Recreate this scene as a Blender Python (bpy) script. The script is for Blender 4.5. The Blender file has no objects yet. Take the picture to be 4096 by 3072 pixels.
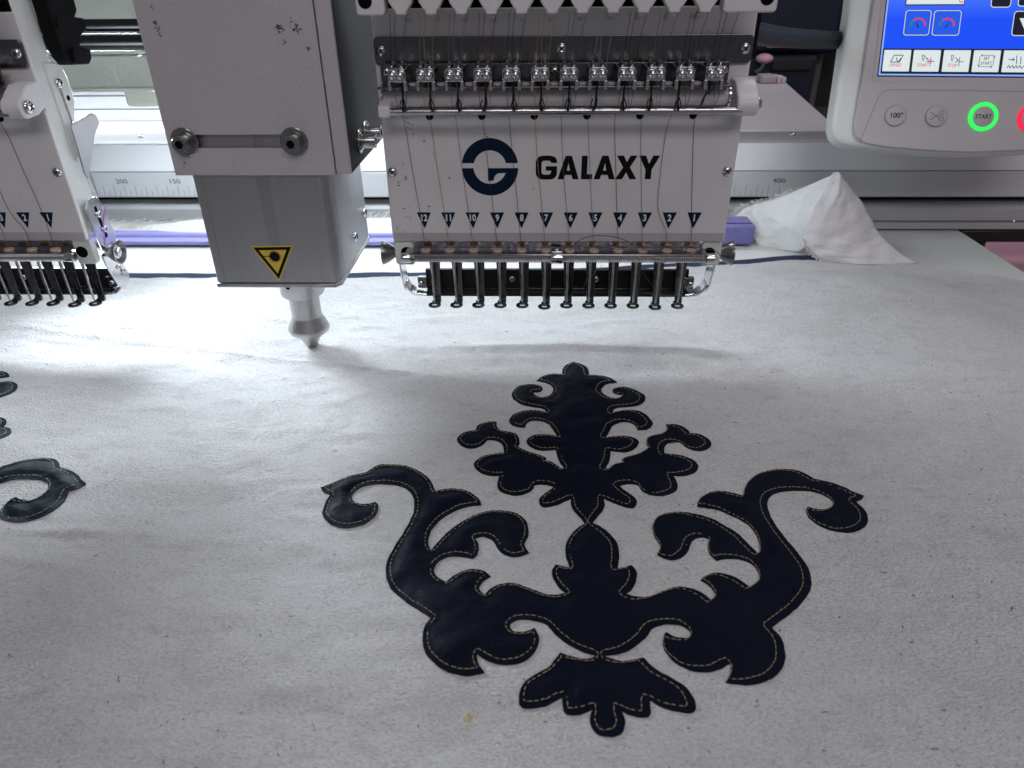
import bpy, bmesh, math, random
import numpy as np
from mathutils import Matrix, Vector, geometry

random.seed(7); rng = np.random.default_rng(7)
S = 0.001                                   # everything below is written in millimetres
scene = bpy.context.scene
C = scene.collection

# ------------------------------------------------------------------ camera
F = 2841.0; H = 213.0                        # focal length in photo pixels, eye height above the cloth
_D = np.array([52, -4764, -F]); _D /= np.linalg.norm(_D)
_Z = -_D
_v = -(F * F + 52 * 102.0) / 4764
_Y = np.array([102.0, -_v, -F]); _Y -= _Y.dot(_Z) * _Z; _Y /= np.linalg.norm(_Y)
_X = np.cross(_Y, _Z)
R = np.array([_X, _Y, _Z])
cam_data = bpy.data.cameras.new('camera'); cam = bpy.data.objects.new('camera', cam_data); C.objects.link(cam)
scene.camera = cam
M4 = Matrix.Identity(4)
for i in range(3):
    for j in range(3): M4[i][j] = R[i][j]
M4.translation = Vector((0, 0, H * S)); cam.matrix_world = M4
cam_data.sensor_width = 36; cam_data.lens = F / 4096 * 36
cam_data.clip_start = 0.01; cam_data.clip_end = 50
cam_data.dof.use_dof = True; cam_data.dof.focus_distance = 0.40; cam_data.dof.aperture_fstop = 18.0

# ------------------------------------------------------------------ light
world = bpy.data.worlds.new('World'); scene.world = world; world.use_nodes = True
bg = world.node_tree.nodes['Background']
bg.inputs[0].default_value = (0.80, 0.78, 0.86, 1); bg.inputs[1].default_value = 0.13
def area_light(name, loc, target, sx, sy, power, color, spread=None):
    l = bpy.data.lights.new(name, 'AREA'); l.shape = 'RECTANGLE'; l.size = sx; l.size_y = sy
    l.energy = power; l.color = color
    if spread: l.spread = math.radians(spread)
    o = bpy.data.objects.new(name, l); C.objects.link(o); o.location = loc
    d = Vector(target) - Vector(loc); o.rotation_euler = d.to_track_quat('-Z', 'Y').to_euler()
    return o
area_light('ceiling_tube', (0.30, -1.30, 1.30), (0.05, 0.35, 0.05), 1.3, 0.40, 9.0, (1.0, 0.95, 0.97))
area_light('ceiling_tube_over', (0.45, 0.00, 1.9), (0.25, 0.25, 0.0), 1.2, 0.6, 5.0, (0.97, 0.975, 1.0))
area_light('ceiling_tube_rear', (0.9, 1.45, 1.7), (0.3, 0.7, 0.0), 1.2, 0.3, 6.0, (1.0, 0.93, 0.98))
area_light('led_strip', (-0.372, 0.560, 0.150), (-0.115, 0.235, 0.0), 0.15, 0.03, 0.74, (0.84, 0.92, 1.0), 80)
area_light('cover_fill', (-0.300, 0.708, 0.1165), (-0.300, 0.700, 0.0), 0.50, 0.02, 0.45, (0.84, 0.92, 1.0))  # added fill lamp, brightens the cover plate below the arm
area_light('led_strip_arm', (0.015, 0.478, 0.215), (0.015, 0.455, 0.0), 0.13, 0.02, 0.36, (0.84, 0.92, 1.0))
area_light('led_strip_rear', (-0.225, 0.618, 0.1235), (-0.215, 0.560, 0.0), 0.38, 0.02, 0.46, (0.84, 0.92, 1.0))
scene.view_settings.view_transform = 'Standard'
scene.view_settings.look = 'None'
scene.view_settings.exposure = 0.20
scene.view_settings.gamma = 1.0
scene.cycles.max_bounces = 8

# ------------------------------------------------------------------ pixels of the photograph (4096 wide) to places
def ray(a, b): return R @ np.array([a - 2048.0, -(b - 1536.0), -F])
def on_z(p, z=0.0):
    d = ray(*p); return np.array([0, 0, H]) + d * ((z - H) / d[2])
def on_y(p, y):
    d = ray(*p); return np.array([0, 0, H]) + d * (y / d[1])
def on_x(p, x):
    d = ray(*p); return np.array([0, 0, H]) + d * (x / d[0])

# ------------------------------------------------------------------ materials
MATS = {}
def nt(m): return m.node_tree.nodes, m.node_tree.links
def mat(name, col, rough=0.5, metal=0.0, bump=None, vary=None, coat=0.0, spec=0.5, emit=None, trans=0.0, sheen=0.0, aniso=None, rvary=None):
    m = bpy.data.materials.new(name); m.use_nodes = True
    N, L = nt(m); b = N['Principled BSDF']
    b.inputs['Base Color'].default_value = (*col, 1); b.inputs['Roughness'].default_value = rough
    b.inputs['Metallic'].default_value = metal; b.inputs['Specular IOR Level'].default_value = spec
    b.inputs['Coat Weight'].default_value = coat; b.inputs['Transmission Weight'].default_value = trans
    b.inputs['Sheen Weight'].default_value = sheen
    if emit:
        b.inputs['Emission Color'].default_value = (*emit[0], 1); b.inputs['Emission Strength'].default_value = emit[1]
    tc = None
    def coord(scale, stretch=(1, 1, 1)):
        t = N.new('ShaderNodeTexCoord'); mp = N.new('ShaderNodeMapping')
        L.new(t.outputs['Object'], mp.inputs['Vector']); mp.inputs['Scale'].default_value = tuple(scale * s for s in stretch)
        return mp.outputs['Vector']
    if bump:          # list of (scale per metre, height in m, stretch)
        prev = None
        for sc, h, st in bump:
            n = N.new('ShaderNodeTexNoise'); n.inputs['Scale'].default_value = 1; n.inputs['Detail'].default_value = 3
            L.new(coord(sc, st), n.inputs['Vector'])
            bp = N.new('ShaderNodeBump'); bp.inputs['Strength'].default_value = 1; bp.inputs['Distance'].default_value = h
            L.new(n.outputs['Fac'], bp.inputs['Height'])
            if prev: L.new(prev, bp.inputs['Normal'])
            prev = bp.outputs['Normal']
        L.new(prev, b.inputs['Normal'])
    if vary:          # list of (scale, colour, low, high, amount, stretch) overlays
        prev = None
        for sc, c2, lo, hi, amt, st in vary:
            n = N.new('ShaderNodeTexNoise'); n.inputs['Scale'].default_value = 1; n.inputs['Detail'].default_value = 4
            L.new(coord(sc, st), n.inputs['Vector'])
            r = N.new('ShaderNodeMapRange'); r.inputs['From Min'].default_value = lo; r.inputs['From Max'].default_value = hi
            r.inputs['To Min'].default_value = 0; r.inputs['To Max'].default_value = amt
            L.new(n.outputs['Fac'], r.inputs['Value'])
            mx = N.new('ShaderNodeMix'); mx.data_type = 'RGBA'
            mx.inputs['A'].default_value = (*col, 1); mx.inputs['B'].default_value = (*c2, 1)
            if prev: L.new(prev, mx.inputs['A'])
            L.new(r.outputs['Result'], mx.inputs['Factor']); prev = mx.outputs['Result']
        L.new(prev, b.inputs['Base Color'])
    if rvary:         # (scale, low, high, stretch)
        sc, lo, hi, st = rvary
        n = N.new('ShaderNodeTexNoise'); n.inputs['Scale'].default_value = 1; n.inputs['Detail'].default_value = 5
        L.new(coord(sc, st), n.inputs['Vector'])
        r = N.new('ShaderNodeMapRange'); r.inputs['From Min'].default_value = 0.3; r.inputs['From Max'].default_value = 0.7
        r.inputs['To Min'].default_value = lo; r.inputs['To Max'].default_value = hi
        L.new(n.outputs['Fac'], r.inputs['Value']); L.new(r.outputs['Result'], b.inputs['Roughness'])
    MATS[name] = m
    return m
U1 = (1, 1, 1)
mat('cotton', (0.64, 0.645, 0.645), 0.95, spec=0.1, sheen=0.15,
    bump=[(60, 0.0024, (0.7, 1.2, 1)), (300, 0.0008, (0.7, 1.1, 1)), (1300, 0.0019, (0.6, 1.1, 1))],
    vary=[(30, (0.56, 0.548, 0.548), 0.45, 0.7, 0.7, (0.6, 1.3, 1)), (1400, (0.37, 0.365, 0.37), 0.48, 0.72, 0.75, (0.5, 1.0, 1)),
          (1100, (0.72, 0.72, 0.71), 0.54, 0.72, 0.55, (0.5, 1.1, 1)), (90, (0.44, 0.43, 0.45), 0.56, 0.74, 0.50, (0.7, 1.5, 1)), (420, (0.28, 0.27, 0.29), 0.70, 0.80, 0.35, (0.7, 1.2, 1))])
mat('cotton_edge', (0.42, 0.41, 0.42), 0.95, spec=0.1)
mat('fold_cotton', (0.62, 0.60, 0.61), 0.95, spec=0.1, bump=[(330, 0.0004, U1), (60, 0.0015, U1)],
    vary=[(60, (0.55, 0.52, 0.54), 0.45, 0.7, 0.6, U1)])
mat('white_sheet', (0.60, 0.60, 0.585), 0.9, spec=0.15, bump=[(60, 0.0015, (1, 0.6, 1)), (600, 0.0001, U1)])
mat('satin_lining', (0.72, 0.73, 0.71), 0.42, spec=0.5, sheen=0.4, bump=[(45, 0.004, (1, 0.5, 1)), (900, 0.0001, (3, 0.4, 1))])
mat('navy_satin', (0.0030, 0.0054, 0.0135), 0.58, spec=0.05, sheen=0.0,
    bump=[(48, 0.0016, U1), (190, 0.0005, U1), (1700, 0.00012, (1, 0.35, 1))],
    vary=[(40, (0.006, 0.008, 0.017), 0.45, 0.75, 0.7, U1)])
mat('navy_cloth', (0.030, 0.042, 0.075), 0.9, spec=0.1)
mat('gold_thread', (0.33, 0.245, 0.135), 0.45, spec=0.6)
mat('teal_thread', (0.16, 0.36, 0.35), 0.4, spec=0.6)
mat('white_plastic', (0.63, 0.61, 0.62), 0.38, spec=0.45, bump=[(1500, 0.00003, U1)],
    vary=[(25, (0.54, 0.515, 0.52), 0.45, 0.75, 0.6, U1), (400, (0.50, 0.47, 0.47), 0.66, 0.74, 0.4, U1)])
mat('white_paint', (0.62, 0.64, 0.61), 0.42, spec=0.4, bump=[(900, 0.00006, U1)],
    vary=[(60, (0.54, 0.55, 0.52), 0.5, 0.75, 0.6, U1), (700, (0.2, 0.19, 0.18), 0.74, 0.78, 0.7, U1)])
mat('green_grey_paint', (0.43, 0.46, 0.42), 0.45, spec=0.4, bump=[(260, 0.0006, U1), (900, 0.0001, U1)])
mat('powder_coat', (0.48, 0.45, 0.465), 0.50, metal=0.25, spec=0.5, bump=[(1500, 0.00022, U1)],
    vary=[(14, (0.52, 0.475, 0.495), 0.4, 0.7, 0.8, U1), (1100, (0.32, 0.285, 0.30), 0.55, 0.72, 0.6, U1), (420, (0.16, 0.14, 0.15), 0.745, 0.79, 0.8, U1)])
mat('groove_grey', (0.33, 0.325, 0.33), 0.4, metal=0.9)
mat('bracket_black', (0.004, 0.004, 0.005), 0.6, spec=0.10)
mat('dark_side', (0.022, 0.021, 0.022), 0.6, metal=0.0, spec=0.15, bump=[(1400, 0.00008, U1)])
mat('aluminium', (0.41, 0.405, 0.41), 0.38, metal=0.85, bump=[(2200, 0.00004, (1, 1, 0.02))],
    rvary=(900, 0.32, 0.44, (1, 1, 0.02)), vary=[(700, (0.33, 0.325, 0.33), 0.45, 0.7, 0.4, (1, 1, 0.015))])
mat('anodised', (0.42, 0.42, 0.43), 0.32, metal=0.9, rvary=(1200, 0.25, 0.45, (0.03, 1, 1)))
mat('machined', (0.46, 0.455, 0.45), 0.33, metal=0.9, rvary=(900, 0.26, 0.42, (1, 1, 3)))
mat('chrome', (0.62, 0.61, 0.62), 0.12, metal=1.0, rvary=(300, 0.06, 0.2, U1))
mat('bolt_steel', (0.33, 0.33, 0.33), 0.24, metal=1.0)
mat('rail_grey', (0.36, 0.36, 0.375), 0.35, spec=0.5)
mat('beam_light', (0.66, 0.67, 0.69), 0.4, spec=0.4)
mat('dull_chrome', (0.16, 0.155, 0.16), 0.20, metal=1.0, rvary=(500, 0.12, 0.34, (1, 1, 0.4)), bump=[(1800, 0.00003, U1)])
mat('shaft_steel', (0.08, 0.08, 0.085), 0.16, metal=1.0)
mat('steel', (0.42, 0.41, 0.42), 0.22, metal=1.0)
mat('foot_steel', (0.12, 0.118, 0.118), 0.18, metal=1.0, rvary=(700, 0.12, 0.3, (1, 1, 0.2)))
mat('shelf_chrome', (0.42, 0.41, 0.43), 0.14, metal=1.0, rvary=(400, 0.08, 0.25, U1))
mat('spring_dark', (0.22, 0.215, 0.215), 0.3, metal=1.0)
mat('spring_steel', (0.55, 0.53, 0.52), 0.25, metal=1.0)
mat('black_metal', (0.006, 0.006, 0.007), 0.38, spec=0.3)
mat('black_plastic', (0.007, 0.007, 0.008), 0.5, spec=0.3)
mat('hole_black', (0.003, 0.003, 0.003), 0.8, spec=0.05)
mat('black_print', (0.006, 0.006, 0.007), 0.5, spec=0.08)
mat('navy_print', (0.004, 0.013, 0.036), 0.45, spec=0.08)
mat('white_print', (0.62, 0.66, 0.68), 0.5, spec=0.3)
mat('grey_print', (0.16, 0.16, 0.17), 0.6, spec=0.2)
mat('ceramic', (0.50, 0.33, 0.22), 0.3, spec=0.5)
mat('clear_plastic', (0.80, 0.765, 0.78), 0.14, trans=0.30, spec=0.5)
mat('frosted_plastic', (0.66, 0.63, 0.64), 0.25, trans=0.35, spec=0.5)
mat('warning_yellow', (0.62, 0.43, 0.045), 0.45, vary=[(300, (0.35, 0.24, 0.05), 0.6, 0.75, 0.6, U1)])
mat('lilac', (0.17, 0.155, 0.40), 0.5, spec=0.4, vary=[(150, (0.30, 0.29, 0.55), 0.5, 0.75, 0.5, U1)])
mat('lilac_pale', (0.27, 0.26, 0.56), 0.5, spec=0.4, vary=[(250, (0.26, 0.22, 0.40), 0.68, 0.76, 0.8, U1)])
mat('beam_white', (0.52, 0.53, 0.54), 0.4, spec=0.4)
mat('beam_grey', (0.27, 0.265, 0.275), 0.4, spec=0.4)
mat('table_grey', (0.50, 0.53, 0.51), 0.35, spec=0.4)
mat('pink_white', (0.62, 0.58, 0.61), 0.5)
mat('pink', (0.80, 0.46, 0.56), 0.5)
mat('far_navy', (0.006, 0.010, 0.030), 0.6)
mat('far_dark', (0.020, 0.020, 0.021), 0.7)
mat('far_grey', (0.12, 0.12, 0.12), 0.7)
mat('off_white_foam', (0.72, 0.73, 0.62), 0.7)
mat('panel_grey', (0.42, 0.385, 0.405), 0.42, spec=0.4, bump=[(2600, 0.00002, U1)])
mat('panel_white', (0.60, 0.62, 0.60), 0.4, spec=0.4)
mat('panel_line', (0.22, 0.20, 0.21), 0.6)
def glow(name, col, st): return mat(name, (0.01, 0.01, 0.01), 0.45, emit=(col, st), spec=0.12)
glow('screen_blue', (0.015, 0.085, 0.95), 0.85)
def ramp_glow(name, c0, c1, z0, z1, st):
    m = glow(name, c0, st); N, L = nt(m); b = N['Principled BSDF']; t = N.new('ShaderNodeTexCoord'); sx = N.new('ShaderNodeSeparateXYZ'); r = N.new('ShaderNodeMapRange'); mx = N.new('ShaderNodeMix'); mx.data_type = 'RGBA'
    L.new(t.outputs['Object'], sx.inputs[0]); L.new(sx.outputs['Z'], r.inputs['Value']); r.inputs['From Min'].default_value = z0; r.inputs['From Max'].default_value = z1
    mx.inputs['A'].default_value = (*c0, 1); mx.inputs['B'].default_value = (*c1, 1); L.new(r.outputs['Result'], mx.inputs['Factor']); L.new(mx.outputs['Result'], b.inputs['Emission Color'])
ramp_glow('screen_blue_ramp', (0.003, 0.075, 0.95), (0.13, 0.33, 1.0), 0.085, 0.125, 0.85)
ramp_glow('screen_sky_ramp', (0.01, 0.10, 0.85), (0.16, 0.36, 1.0), 0.100, 0.112, 0.85)
glow('screen_sky', (0.10, 0.25, 0.90), 0.85)
glow('screen_pale', (0.25, 0.42, 1.0), 0.9)
glow('screen_white', (0.80, 0.88, 0.88), 0.78)
glow('screen_red', (0.80, 0.05, 0.12), 0.75)
glow('screen_green', (0.03, 0.25, 0.12), 0.8)
glow('screen_ink', (0.035, 0.045, 0.12), 0.8)
glow('screen_black', (0.004, 0.005, 0.016), 1.0)
glow('led_green', (0.03, 1.0, 0.12), 1.0)
glow('led_red', (1.0, 0.015, 0.06), 1.0)
for nm, c in dict(black=(0.008, 0.008, 0.009), olive=(0.24, 0.225, 0.12), lilacgrey=(0.14, 0.12, 0.16), maroon=(0.06, 0.008, 0.02), tan=(0.27, 0.195, 0.13),
                  green=(0.03, 0.12, 0.10), paleblue=(0.17, 0.24, 0.32), grey=(0.11, 0.11, 0.12), violet=(0.35, 0.10, 0.60)).items():
    mat('thread_' + nm, c, 0.5, spec=0.4)

# ------------------------------------------------------------------ mesh builder
def V3(p): return np.array(p, float)
def unit(v): v = V3(v); return v / max(np.linalg.norm(v), 1e-12)
def basis(ax):
    w = unit(ax); a = np.array([0, 0, 1.0]) if abs(w[2]) < 0.9 else np.array([1.0, 0, 0])
    u = unit(np.cross(a, w)); return u, np.cross(w, u), w
class MB:
    def __init__(s): s.v = []; s.f = []; s.m = []
    def add(s, vs, fs, m=0):
        o = len(s.v); s.v += [tuple(map(float, p)) for p in vs]; s.f += [tuple(i + o for i in f) for f in fs]; s.m += [m] * len(fs); return s
    def box(s, x0, x1, y0, y1, z0, z1, m=0):
        return s.hexa([(x0, y0, z0), (x1, y0, z0), (x1, y1, z0), (x0, y1, z0), (x0, y0, z1), (x1, y0, z1), (x1, y1, z1), (x0, y1, z1)], m)
    def hexa(s, p, m=0):
        return s.add(p, [(3, 2, 1, 0), (4, 5, 6, 7), (0, 1, 5, 4), (1, 2, 6, 5), (2, 3, 7, 6), (3, 0, 4, 7)], m)
    def lathe(s, prof, O=(0, 0, 0), ax=(0, 0, 1), n=24, m=0, cap=True):
        O = V3(O); u, w, a = basis(ax); vs = []; fs = []
        for r, h in prof:
            for k in range(n):
                t = 2 * math.pi * k / n; vs.append(O + a * h + (u * math.cos(t) + w * math.sin(t)) * r)
        for i in range(len(prof) - 1):
            for k in range(n):
                q = (k + 1) % n; fs.append((i * n + k, i * n + q, (i + 1) * n + q, (i + 1) * n + k))
        if cap:
            fs.append(tuple(range(n - 1, -1, -1))); fs.append(tuple((len(prof) - 1) * n + k for k in range(n)))
        return s.add(vs, fs, m)
    def cyl(s, p0, p1, r, r1=None, n=20, m=0):
        d = V3(p1) - V3(p0); return s.lathe([(r, 0), (r if r1 is None else r1, np.linalg.norm(d))], p0, d, n, m)
    def tube(s, pts, r, n=6, closed=False, m=0):
        P = [V3(p) for p in pts]; k = len(P); vs = []; fs = []; u = None
        rr = r if hasattr(r, '__len__') else [r] * k
        for i in range(k):
            a = P[(i - 1) % k] if (closed or i > 0) else P[i]; b = P[(i + 1) % k] if (closed or i < k - 1) else P[i]
            t = unit(b - a)
            if u is None: u = basis(t)[0]
            u = unit(u - t * u.dot(t)); w = np.cross(t, u)
            for j in range(n):
                q = 2 * math.pi * j / n; vs.append(P[i] + (u * math.cos(q) + w * math.sin(q)) * rr[i])
        for i in range(k if closed else k - 1):
            i2 = (i + 1) % k
            for j in range(n):
                j2 = (j + 1) % n; fs.append((i * n + j, i * n + j2, i2 * n + j2, i2 * n + j))
        if not closed: fs += [tuple(range(n - 1, -1, -1)), tuple((k - 1) * n + j for j in range(n))]
        return s.add(vs, fs, m)
    def sphere(s, c, r, n=14, m=0, sq=1.0):
        return s.lathe([(max(r * math.sin(math.pi * i / 8), 1e-4), -r * sq * math.cos(math.pi * i / 8)) for i in range(9)], c, (0, 0, 1), n, m)
    def prism(s, poly, fr, d0, d1, m=0):
        O, U, W, N = fr; k = len(poly)
        A = [O + U * a + W * b + N * d0 for a, b in poly]; B = [O + U * a + W * b + N * d1 for a, b in poly]
        ar = sum(poly[i][0] * poly[(i + 1) % k][1] - poly[(i + 1) % k][0] * poly[i][1] for i in range(k))
        rg = range(k) if ar > 0 else range(k - 1, -1, -1); rg = list(rg)
        fs = [tuple(k + i for i in rg), tuple(reversed(rg))]
        for q in range(k):
            i = rg[q]; j = rg[(q + 1) % k]; fs.append((i, j, k + j, k + i))
        return s.add(A + B, fs, m)
    def build(s, name, mats, parent=None, smooth=40, bevel=None, seg=2):
        L = V3((0, 0, 0)); p = parent
        while p is not None: L = L + V3(p.location) / S; p = p.parent
        me = bpy.data.meshes.new(name)
        me.from_pydata([tuple((V3(q) - L) * S) for q in s.v], [], s.f)
        for mm in (mats if isinstance(mats, (list, tuple)) else [mats]): me.materials.append(MATS[mm])
        if len(set(s.m)) > 1: me.polygons.foreach_set('material_index', s.m)
        me.update()
        if smooth:
            me.polygons.foreach_set('use_smooth', [True] * len(me.polygons)); me.set_sharp_from_angle(angle=math.radians(smooth))
        o = bpy.data.objects.new(name, me); C.objects.link(o)
        if parent is not None: o.parent = parent
        if bevel:
            b = o.modifiers.new('bevel', 'BEVEL'); b.width = bevel * S; b.segments = seg; b.limit_method = 'ANGLE'; b.angle_limit = math.radians(40)
            b.harden_normals = False
        return o
def tag(o, label, cat=None, group=None, kind=None):
    if label: o['label'] = label
    if cat: o['category'] = cat
    if group: o['group'] = group
    if kind: o['kind'] = kind
    return o
def thing(name, label, cat, loc=(0, 0, 0), group=None):
    o = bpy.data.objects.new(name, None); C.objects.link(o); o.location = Vector(loc) * S; o.empty_display_size = 0.01
    return tag(o, label, cat, group)
def put(mesh_obj, name, loc, parent, rot=None):      # another copy of a small part, sharing its mesh
    o = bpy.data.objects.new(name, mesh_obj if isinstance(mesh_obj, bpy.types.Mesh) else mesh_obj.data); C.objects.link(o)
    L = V3((0, 0, 0)); p = parent
    while p is not None: L = L + V3(p.location) / S; p = p.parent
    o.location = Vector((V3(loc) - L) * S)
    if rot is not None: o.rotation_euler = rot
    o.parent = parent
    return o
def box(name, m, parent, x0, x1, y0, y1, z0, z1, bevel=None, seg=2):
    return MB().box(x0, x1, y0, y1, z0, z1).build(name, m, parent, bevel=bevel, seg=seg)
def mesh_only(mb, name, mats, smooth=40):
    o = mb.build(name, mats, None, smooth); me = o.data; bpy.data.objects.remove(o); return me
def copy_tree(o, parent=None, dx=0.0):
    c = o.copy(); C.objects.link(c); c.parent = parent
    if parent is None: c.location.x += dx * S
    for ch in [q for q in bpy.data.objects if q.parent == o]: copy_tree(ch, c)
    return c
XZ = lambda y: (V3((0, y, 0)), V3((1, 0, 0)), V3((0, 0, 1)), V3((0, -1, 0)))       # upright plane facing the camera
def rrect(x0, x1, z0, z1, r, n=5):
    out = []
    for cx, cz, a0 in ((x1 - r, z1 - r, 0), (x0 + r, z1 - r, 90), (x0 + r, z0 + r, 180), (x1 - r, z0 + r, 270)):
        for k in range(n + 1):
            a = math.radians(a0 + 90 * k / n); out.append((cx + r * math.cos(a), cz + r * math.sin(a)))
    return out
def arc(cx, cy, r, a0, a1, n=16): return [(cx + r * math.cos(math.radians(a0 + (a1 - a0) * k / n)), cy + r * math.sin(math.radians(a0 + (a1 - a0) * k / n))) for k in range(n + 1)]
def stroke(pts, w, closed=False):
    P = [V3((a, b, 0)) for a, b in pts]; n = len(P); Lf = []; Rt = []
    for i in range(n):
        a = P[i - 1] if i > 0 else (P[-1] if closed else None); b = P[i + 1] if i < n - 1 else (P[0] if closed else None)
        d0 = unit(P[i] - a) if a is not None else unit(b - P[i]); d1 = unit(b - P[i]) if b is not None else d0
        n0 = np.array([-d0[1], d0[0], 0]); n1 = np.array([-d1[1], d1[0], 0]); q = n0 + n1; q = q / max(q.dot(q) / 2, 0.35)
        Lf.append(tuple((P[i] + q * w / 2)[:2])); Rt.append(tuple((P[i] - q * w / 2)[:2]))
    if closed: return Lf + [Lf[0], Rt[0]] + Rt[:0:-1]
    return Lf + Rt[::-1]
def text_mesh(txt, height, fr, d, cx, cy, bold=0.0, squeeze=1.0, shear=0.0):   # built-in font, centred on (cx, cy) of the frame
    cu = bpy.data.curves.new('t', 'FONT'); cu.body = txt; cu.size = 1.0; cu.offset = bold; cu.shear = shear; cu.resolution_u = 4
    o = bpy.data.objects.new('t', cu); C.objects.link(o)
    dg = bpy.context.evaluated_depsgraph_get(); me = bpy.data.meshes.new_from_object(o.evaluated_get(dg))
    vs = np.array([v.co[:] for v in me.vertices]); fs = [tuple(p.vertices) for p in me.polygons]
    bpy.data.objects.remove(o); bpy.data.curves.remove(cu); bpy.data.meshes.remove(me)
    mn, mx = vs.min(0), vs.max(0); sc = height / (mx[1] - mn[1])
    O, U, W, N = fr; c = (mn + mx) / 2
    return [O + U * (cx + (v[0] - c[0]) * sc * squeeze) + W * (cy + (v[1] - c[1]) * sc) + N * d for v in vs], fs

# small shared meshes: screws seen all over the machine (axis towards -y, origin at the seat)
def screw_mb(r, cross=True):
    b = MB(); b.lathe([(r, 0), (r, r * 0.25), (r * 0.86, r * 0.5), (r * 0.5, r * 0.66), (0.02, r * 0.70)], (0, 0, 0), (0, -1, 0), 18)
    if cross:
        for a in (45, -45):
            c, s_ = math.cos(math.radians(a)), math.sin(math.radians(a)); w = r * 0.10; l = r * 0.52
            pl = [(-l * c - w * s_, -l * s_ + w * c), (-l * c + w * s_, -l * s_ - w * c), (l * c + w * s_, l * s_ - w * c), (l * c - w * s_, l * s_ + w * c)]
            b.prism(pl, XZ(0), r * 0.3, r * 0.72 + (0.02 if a > 0 else 0), 1)
    return b
SCREW = {r: mesh_only(screw_mb(r), 'screw', ['chrome', 'hole_black']) for r in (1.6, 2.1, 2.6, 2.9, 3.4)}
ROT_X = (0, 0, math.radians(90))       # head pointing to +x
def socket_bolt_mb(r, h, washer):
    b = MB(); b.lathe([(washer, 0), (washer, 0.9), (washer - 0.3, 1.2)], (0, 0, 0), (0, -1, 0), 28)
    b.lathe([(r * 1.25, 1.2), (r * 1.25, 2.2)], (0, 0, 0), (0, -1, 0), 24)
    b.lathe([(r, 2.2), (r, 2.2 + h * 0.9), (r * 0.93, 2.2 + h)], (0, 0, 0), (0, -1, 0), 24)
    b.lathe([(r * 0.55, 2.2 + h), (r * 0.55, 2.25 + h)], (0, 0, 0), (0, -1, 0), 6, 1)
    return b
BOLT = mesh_only(socket_bolt_mb(4.0, 5.0, 7.0), 'socket_bolt', ['bolt_steel', 'hole_black'])
BOLT_SIDE = mesh_only(socket_bolt_mb(3.6, 7.0, 6.2), 'socket_bolt', ['bolt_steel', 'hole_black'])

# ------------------------------------------------------------------ cloth height
NT = {}
def vnoise(x, y, seed):
    if seed not in NT: NT[seed] = np.random.default_rng(seed).random((256, 256))
    T = NT[seed]
    xi = np.floor(x).astype(int); yi = np.floor(y).astype(int); fx = x - xi; fy = y - yi
    fx = fx * fx * (3 - 2 * fx); fy = fy * fy * (3 - 2 * fy)
    a = T[xi % 256, yi % 256]; b = T[(xi + 1) % 256, yi % 256]; c = T[xi % 256, (yi + 1) % 256]; d = T[(xi + 1) % 256, (yi + 1) % 256]
    return (a + (b - a) * fx) + ((c + (d - c) * fx) - (a + (b - a) * fx)) * fy - 0.5
CREASES = []
def crease(pix, h, w):
    CREASES.append(([on_z(p)[:2] for p in pix], h * 1.5, w * 0.85))
crease([(640, 1385), (900, 1420), (1300, 1462), (1650, 1500), (2000, 1545), (2120, 1560)], 0.9, 3.0)
crease([(2560, 1605), (2820, 1632), (3000, 1640)], 0.35, 1.6)
crease([(3000, 1640), (3500, 1665), (4096, 1705)], 0.6, 3.0)
crease([(3250, 1662), (3700, 1700)], -0.5, 3.0)
crease([(0, 1300), (250, 1330), (520, 1370), (760, 1410)], 1.3, 4.0)
crease([(0, 1345), (300, 1385), (560, 1400)], -1.0, 4.5)
crease([(150, 1290), (480, 1310), (820, 1350)], 0.9, 3.5)
crease([(880, 1255), (1100, 1290), (1260, 1300)], 0.8, 4.0)
crease([(1560, 1290), (1900, 1270)], 0.7, 4.0)
crease([(2180, 1340), (2420, 1290), (2650, 1280)], 1.0, 4.0)
crease([(0, 2230), (260, 2275), (420, 2290)], 1.0, 2.4)
crease([(0, 2120), (300, 2125), (620, 2140)], 0.7, 3.0)
crease([(0, 2680), (180, 2660), (330, 2655)], 1.4, 4.0)
crease([(0, 2800), (180, 2770)], -1.4, 4.0)
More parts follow.
